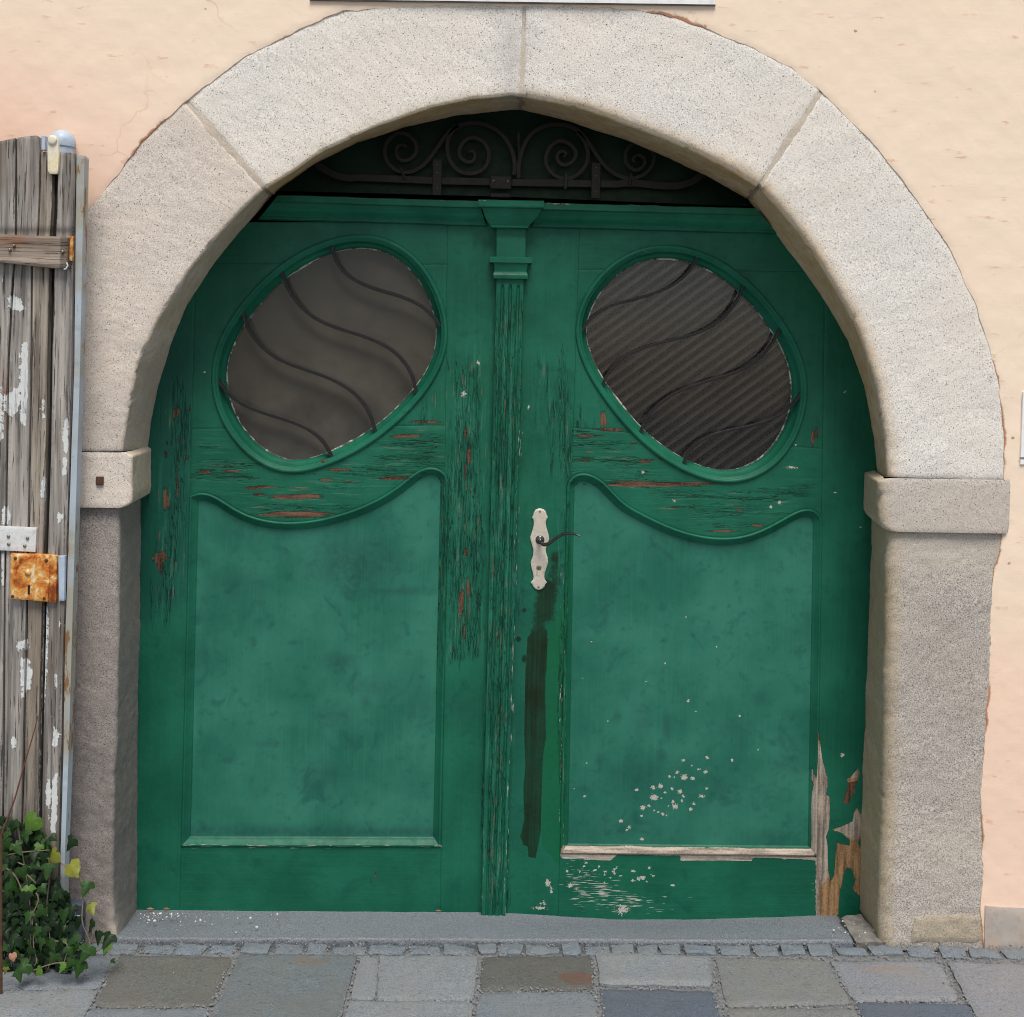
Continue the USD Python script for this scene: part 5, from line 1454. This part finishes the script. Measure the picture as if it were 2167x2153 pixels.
def plank(pts, mt, Y=YP, rust=(), seed=0):
    v, f = sheet(Polygon(XZ(np.array(pts, float), Y)).buffer(-.0022).buffer(.0010), .005, Y, .024, .002, lambda v: fb(v * [1, 1, .08], 70, 3, seed) * .004 + fb(v, 6, 2, seed) * .004)
    part(gate, 'plank', (v, f), MAT[mt], attrs={'wa': wood_attr(v, rust=rust)})


plank([(-330, 300), (-168, 300), (-185, 2024), (-345, 2024)], 'gate_wood', seed=4)
plank([(-165, 300), (-60, 302), (-75, 2024), (-182, 2024)], 'gate_wood', seed=5)
plank([(-57, 304), (0, 298), (33, 291), (33, 300), (31, 500), (16, 760), (8, 1250), (2, 2024), (-72, 2024)], 'gate_wood', seed=1, rust=[(10, 850, 6, 60, .8)])
plank([(35, 291), (60, 287), (77, 286), (82, 289), (84, 320), (82, 420), (79, 495), (66, 560), (64, 800), (58, 1150), (50, 1500), (38, 2024), (5, 2024), (11, 1250), (19, 760), (34, 500)], 'gate_wood', seed=2)
plank([(86, 320), (109, 321), (110, 420), (106, 497), (104, 560), (102, 700), (96, 1000), (91, 1170), (83, 1500), (74, 2024), (41, 2024), (53, 1500), (61, 1150), (67, 800), (68, 560), (81, 495), (84, 420)], 'gate_wood_warm', seed=3)
plank([(122, 321), (158, 323), (160, 380), (156, 500), (152, 770), (141, 1140), (133, 1374), (130, 1594), (124, 1802), (119, 2024), (82, 2024), (92, 1500), (100, 1170), (106, 1000), (111, 700), (115, 560), (118, 497), (121, 420)], 'gate_wood', seed=6, Y=YP - .004)
# dark sheet at the back, coloured for the shade in the plank gaps
v, f = sheet(Polygon(XZ(np.array([(-320, 330), (150, 335), (110, 1970), (-330, 1970)], float), YP + .0245)), .05, YP + .0245, .005, .0005)
part(gate, 'backing_board', (v, f), MAT['gap_shade'], attrs={'wa': np.tile([0, 0, .9], (len(v), 1))})
rv, rf = sheet(Polygon(XZ(np.array([(-330, 488), (0, 496), (128, 501), (143, 503), (142, 569), (118, 568), (60, 562), (0, 555), (-330, 540)], float), YP - .03)).buffer(-.002).buffer(.002), .005, YP - .03, .03, .003, lambda v: fb(v * [.08, 1, 1], 70, 3, 9) * .004)
A = wood_attr(rv, rust=[(30, 508, 34, 12, .9), (148, 530, 7, 40, .9)]); pr_ = project(rv); A[:, 2] = np.where(pr_[:, 0] > 126, .75, 0); A[:, 0] = 0
rail = part(gate, 'cross_rail', (rv, rf), MAT['gate_rail'], attrs={'wa': A})
for X, Y in [(170, 1455), (120, 1505), (770, 1530)]:
    q = P(*zt(X, Y), YP - .034); part(rail, 'nail', cyl_y((q[0], q[2]), .004, YP - .037, YP - .028, 10, .001), MAT['screw'])
q = np.array([zt(820, 1665), zt(835, 1700), zt(815, 1740), zt(788, 1750)]); part(rail, 'nail', tube(P(q[:, 0], q[:, 1], np.full(4, YP - .034)), .0022, 6), MAT['white_metal'])
v, f = sheet(Polygon(XZ(np.array([(145, 500), (154, 500), (152, 552), (144, 552)], float), YP - .014)), .006, YP - .014, .01, .001); part(gate, 'rail_wedge', (v, f), MAT['rusty_plate'])
v, f = sheet(Polygon(XZ(np.array([(162, 327), (179, 330), (175, 480), (169, 770), (158, 1135), (151, 1374), (145, 1594), (137, 1802), (133, 2024), (125, 2024), (128, 1802), (134, 1594), (137, 1374), (145, 1135), (157, 770), (160, 480)], float), YP - .002)), .008, YP - .002, .034, .0015, lambda v: fb(v, 12, 2, 3) * .003)
part(gate, 'edge_strip', (v, f), MAT['edge_strip'])
# lock box, strike edge and hinge plate
v, f = sheet(Polygon(XZ(np.array([zl(*p) for p in [(168, 712), (800, 738), (798, 1100), (770, 1490), (165, 1440)]]), YP - .024)), .004, YP - .024, .022, .0018, lambda v: fb(v, 50, 2) * .0015)
lock = part(gate, 'lock_box', (v, f), MAT['rusty_plate'])
q = P(*zl(460, 1010), YP - .024); part(lock, 'follower', cyl_y((q[0], q[2]), .0085, YP - .0285, YP - .022, 20, .001, .002), MAT['rusty_plate'])
q = P(*zl(470, 1290), YP - .024); part(lock, 'keyhole', bevel_box((q[0] - .0028, YP - .0262, q[2] - .0125), (q[0] + .0028, YP - .0235, q[2] + .0125), .0006), MAT['black'], smooth=False)
for X, Y in [(250, 780), (755, 815), (205, 1400), (720, 1430)]:
    q = P(*zl(X, Y), YP - .024); part(lock, 'screw', cyl_y((q[0], q[2]), .0042, YP - .027, YP - .022, 12, .001), MAT['rust_iron'])
v, f = sheet(Polygon(XZ(np.array([zl(*p) for p in [(806, 738), (918, 745), (905, 1500), (776, 1490), (802, 1100)]]), YP - .020)), .004, YP - .020, .018, .0012); part(gate, 'lock_edge', (v, f), MAT['rusty_plate'])
v, f = sheet(Polygon(XZ(np.array([zl(*p) for p in [(945, 745), (1050, 740), (1040, 1475), (955, 1475)]]), YP - .014)), .004, YP - .014, .012, .0012); part(gate, 'strike_plate', (v, f), MAT['blue_metal'])
v, f = sheet(Polygon(XZ(np.array([(-120, 1112), (0, 1114), (77, 1117.5), (74, 1168.5), (0, 1165), (-120, 1161)], float), YP - .010)), .006, YP - .010, .008, .0012); hg = part(gate, 'hinge_plate', (v, f), MAT['white_metal'])
for X, Y in [(140, 425), (450, 455), (145, 550), (405, 580)]:
    q = P(*zl(X, Y), YP - .010); part(hg, 'screw', cyl_y((q[0], q[2]), .0046, YP - .0135, YP - .009, 14, .0012), MAT['screw'])
# latch on top
v, f = sheet(Polygon(XZ(np.array([(100, 300), (104, 287), (117, 285), (122, 296), (124, 330), (122, 362), (119, 368), (105, 368), (101, 362)], float), YP - .016)).buffer(-.002).buffer(.002), .004, YP - .016, .010, .0012); la_ = part(gate, 'latch', (v, f), MAT['cream_metal'])
q = P(111.5, 297, YP - .016); part(la_, 'pivot', cyl_y((q[0], q[2]), .0125, YP - .022, YP - .012, 22, .001, .002), MAT['cream_metal'])
part(la_, 'latch_bracket', bevel_box(P(91, 319, YP) - [0, .012, 0], P(99, 289, YP) + [0, .012, 0], .001), MAT['blue_metal'], smooth=False)
# post behind the gate
post = thing('gate_post', 'pale blue steel tube post with round cap behind the grey board gate', 'post')
c = P(132, 303, -.037); r_ = .0365
th = np.linspace(0, math.pi / 2, 10)
prof = [(r_ * math.sin(t), c[2] + r_ * math.cos(t)) for t in th]; prof[0] = (1e-4, prof[0][1])
aa = np.arange(32) * 2 * math.pi / 32
def lathe(pr): return np.vstack([np.stack([c[0] + a_ * np.cos(aa), -.037 + a_ * np.sin(aa), np.full(32, z_)], 1) for a_, z_ in pr]), grid_faces(len(pr), 32, closed_m=True)
part(post, 'cap', lathe(prof + [(r_, c[2] - .012), (r_ - .002, c[2] - .0125)]), MAT['blue_metal'])
part(post, 'tube', lathe([(r_ - .003, c[2] - .0125), (r_ - .003, -.05)]), MAT['blue_metal'])

# small things on the left
sb = thing('foot_block', 'small dark blue grey block at the foot of the left pillar behind ivy', 'block')
a_, b_ = P(128, 1962, -.035), P(174, 1914, -.035)
part(sb, 'block', bevel_box((a_[0], -.035, -.02), (b_[0], -.004, b_[2]), .004), MAT['stop_block'], smooth=False)
part(sb, 'rim', bevel_box((a_[0] - .001, -.0375, (a_[2] + b_[2]) / 2 - .0015), (b_[0] + .001, -.034, (a_[2] + b_[2]) / 2 + .0015), .0005), MAT['blue_metal'], smooth=False)
rod = thing('iron_rod', 'thin rusty iron rod standing at the left picture edge before the ivy', 'rod')
part(rod, 'rod', tube(np.array([P(2, 1765, -.30), P(2, 1900, -.30), P(3, 2130, -.30)]) * [1, 1, 1], .0035, 8), MAT['rust_iron'])

# ================================================================== ivy
ivy = thing('ivy_plant', 'green ivy with a few yellow leaves growing at the foot of the gate', 'plant', (-1.45, -.16, 0))


def zi(X, Y): return X / 3.818, 1650 + Y / 3.818


half = [(0.0, -.30), (.20, -.46), (.42, -.42), (.56, -.26), (.74, -.02), (.58, .08), (.40, .16), (.36, .36), (.26, .56), (.12, .82), (0, 1.02)]
heart = [(0.0, -.30), (.24, -.46), (.50, -.40), (.66, -.18), (.70, .06), (.62, .28), (.50, .46), (.36, .62), (.22, .78), (.10, .92), (0, 1.0)]


def leaf_mesh(kind='ivy', cup=.22, seed=0):
    h = np.array(half if kind == 'ivy' else heart)
    r = np.random.default_rng(seed)
    h = h + r.normal(0, .03, h.shape) * [[0 if x == 0 else 1, 1] for x in h[:, 0]]
    l = h[1:-1][::-1] * [-1, 1]
    o = np.vstack([h, l])
    mid = o * .55 + [0, .08]
    c = np.array([[0, .05]])
    p = np.vstack([o, mid, c])
    z = -cup * np.abs(p[:, 0]) * .9 - .16 * np.clip(p[:, 1], 0, 2) ** 2 + r.normal(0, .02, len(p))
    z[len(o):-1] += .05
    n = len(o)
    a = np.arange(n); b = (a + 1) % n
    F = np.vstack([np.stack([a, b, n + b], 1), np.stack([a, n + b, n + a], 1), np.stack([n + a, n + b, np.full(n, 2 * n)], 1)])
    return np.c_[p, z], F


def place_leaf(pos, size, mt, kind='ivy', seed=0, down=None, face=None):
    r = np.random.default_rng(seed)
    nrm = np.array(face if face is not None else (r.normal(0, .45), -1.0, r.uniform(.1, 1.0))); nrm /= np.linalg.norm(nrm)
    t = np.array(down if down is not None else (r.normal(0, .6), 0, -1.0)); t = t - nrm * (t @ nrm); t /= np.linalg.norm(t)
    s = np.cross(t, nrm)
    v, f = leaf_mesh(kind, r.uniform(.1, .4), seed)
    V = pos + size * (v[:, :1] * s + v[:, 1:2] * t + v[:, 2:] * nrm)
    V[:, 2] = np.maximum(V[:, 2], .004)
    part(ivy, 'leaf', (V, f), MAT[mt])


LV = [(270, 360, 92, 'leaf_light', 'heart'), (205, 465, 62, 'leaf'), (130, 560, 66, 'leaf'), (60, 525, 52, 'leaf'), (312, 560, 48, 'leaf_light'), (282, 698, 56, 'leaf'), (178, 755, 62, 'leaf'), (385, 735, 74, 'leaf'), (95, 870, 74, 'leaf'), (232, 910, 64, 'leaf_light'), (340, 893, 52, 'leaf'),
      (205, 965, 70, 'leaf_dark'), (440, 632, 80, 'leaf_yellow', 'heart'), (578, 735, 84, 'leaf_yellow', 'heart'), (575, 525, 74, 'leaf_dark'), (705, 880, 72, 'leaf'), (732, 1048, 58, 'leaf_yellow'), (332, 1080, 66, 'leaf'), (232, 1112, 56, 'leaf'), (430, 1105, 50, 'leaf_dark'), (215, 1240, 74, 'leaf_dark'),
      (350, 1245, 62, 'leaf_dark'), (330, 1330, 64, 'leaf'), (405, 1345, 62, 'leaf'), (610, 1295, 64, 'leaf'), (738, 1190, 64, 'leaf_dark'), (880, 1300, 76, 'leaf_dark'), (785, 1280, 66, 'leaf_dark'), (705, 1410, 84, 'leaf'), (640, 1535, 76, 'leaf'), (440, 1450, 62, 'leaf'), (512, 1520, 44, 'leaf_light'),
      (195, 1540, 84, 'leaf'), (312, 1560, 50, 'leaf_light'), (150, 1590, 52, 'leaf'), (45, 1545, 32, 'leaf_yellow'), (910, 1472, 26, 'leaf'), (560, 1490, 54, 'leaf'), (560, 1210, 54, 'leaf_dark'), (300, 1230, 52, 'leaf'), (470, 945, 50, 'leaf_dark'), (55, 455, 48, 'leaf'), (30, 625, 44, 'leaf'), (28, 715, 44, 'leaf'),
      (350, 635, 56, 'leaf_dark'), (130, 372, 48, 'leaf'), (860, 1365, 60, 'leaf_light'), (60, 760, 50, 'leaf'), (425, 480, 46, 'leaf_dark'), (120, 660, 54, 'leaf_dark'), (270, 620, 50, 'leaf_dark'), (480, 1330, 50, 'leaf_dark'), (250, 1400, 54, 'leaf_dark'), (560, 1390, 56, 'leaf')]


def ivyY(px, py, front=1.0):
    t = np.clip((py - 1740) / 330, 0, 1)
    return -.135 - .13 * t * front


for i, L in enumerate(LV):
    px, py = zi(L[0], L[1]); s = L[2] / 3.818 / 730
    place_leaf(P(px, py, ivyY(px, py) - rng.uniform(0, .02)) + [0, 0, s * .3], s * 1.18, L[3], L[4] if len(L) > 4 else 'ivy', 100 + i, face=(rng.normal(0, .3), -1, rng.uniform(.1, .7)) if len(L) > 4 else None)
k = 0
while k < 300:
    X, Y = rng.uniform(-60, 900), rng.uniform(330, 1600)
    edge = 330 + (Y - 400) * .42 if Y < 1150 else 560 + (Y - 1150) * .5
    if X > edge: continue
    if Y > 1480 and X > 560: continue
    px, py = zi(X, Y)
    place_leaf(P(px, py, ivyY(px, py, .5) + rng.uniform(.0, .03)), rng.uniform(.018, .029), 'leaf_dark' if rng.random() < .8 else 'leaf', 'ivy', 900 + k)  # back leaves mostly dark: deep shade behind the ivy put into their colour
    k += 1
place_leaf(P(*zi(100, 1425), -.29), .0165, 'dead_leaf', 'heart', 77, face=(0, -1, .2))
ST = [[(45, 615), (150, 592), (260, 580), (400, 570)], [(50, 720), (130, 790), (165, 865), (200, 960)], [(215, 765), (290, 838)], [(290, 915), (300, 1010), (268, 1080), (270, 1250), (280, 1400), (297, 1470), (278, 1505)], [(290, 1165), (322, 1222)], [(415, 1282), (490, 1310), (533, 1322), (535, 1420), (508, 1560)],
      [(735, 1140), (738, 1290)], [(640, 760), (665, 880), (668, 1010), (672, 1180), (720, 1290), (700, 1400)], [(760, 1400), (830, 1358), (885, 1330)], [(100, 640), (220, 700), (300, 720), (380, 735)], [(560, 1490), (480, 1480), (330, 1520), (200, 1560)], [(690, 840), (600, 760), (500, 680), (390, 640), (250, 640)], [(150, 400), (180, 600), (230, 900), (250, 1200), (240, 1500), (235, 1640)], [(380, 600), (400, 800), (380, 1000), (400, 1250), (380, 1560)]]
for i, s_ in enumerate(ST):
    c = np.array([zi(*p) for p in s_])
    p3 = P(c[:, 0], c[:, 1], ivyY(c[:, 0], c[:, 1], 1 if i < 12 else .4) - .004)
    if len(p3) > 3: p3 = spline(p3, 24)
    part(ivy, 'stem', tube(p3, np.linspace(.0022, .0014, len(p3)), 6), MAT['ivy_stem'])
c = spline([(80, 1515), (66, 1570), (49, 1627), (27, 1703), (5, 1762), (-2, 1800)], 26)
part(ivy, 'bare_shoot', tube(P(c[:, 0], c[:, 1], np.linspace(-.128, -.20, 26)), np.linspace(.0014, .003, 26), 6), MAT['dry_stem'], label='leafless reddish brown shoot leaning on the gate')

# ================================================================== crumbs on the doorstep
pv, pf, k = [], [], 0
for i in range(95):
    if i < 70: px, py = 295 + abs(rng.normal(0, 110)), 1929 + abs(rng.normal(0, 14)) + rng.uniform(0, 6)
    else: px, py = rng.uniform(1745, 1850), rng.uniform(1945, 1985)
    if py > 1984: continue
    t = (py - 1929) / 58
    zz = float(np.interp(px, [300, 1000, 1350, 1780], [np.interp(300, bk[:, 0], Bp[np.clip(((bk[:, 0] - 250) / 1524 * 219).astype(int), 0, 219), 2]), Bp[108, 2], Bp[158, 2], Bp[219, 2]]))
    q = Gd(px, py, max(zz * (1 - t) + t * Fp[int(n * 0 + 100), 2], -.004) + .002)
    s = rng.gamma(2.2, .0006) + .0006
    v = ico.vertices * s * rng.uniform(.5, 1.4, 3) + q
    pv.append(v); pf.append(ico.faces + k); k += len(v)
cr = thing('plaster_crumbs', 'white plaster crumbs scattered on the doorstep corners', 'crumbs', kind='stuff')
part(cr, 'crumbs', (np.vstack(pv), np.vstack(pf)), MAT['white_chip'], smooth=False, kind='stuff')
for i, (px, py, s, lab) in enumerate([(318, 1924, .013, 'dry brown leaf at the left bottom corner of the door'), (352, 1924, .011, 'dry brown leaf under the left door leaf, second from the corner'), (928, 1928, .010, 'dry brown leaf on the doorstep left of the pilaster foot')]):
    lf = thing('dry_leaf', lab, 'dry leaf')
    v, f = leaf_mesh('heart', .4, 50 + i)
    q = P(px, py, YD - .012)
    part(lf, 'blade', (q + s * np.c_[v[:, 0] * 1.4, -v[:, 2] - .3, v[:, 1] * .35 + .1], f), MAT['dead_leaf'])
print('CAM', CAM.round(3), 'ground left', Gd(250, 1983).round(3), 'step back', P(np.array([289., 1350, 1800]), np.array([1926., 1947, 1936]), YD).round(3).tolist())
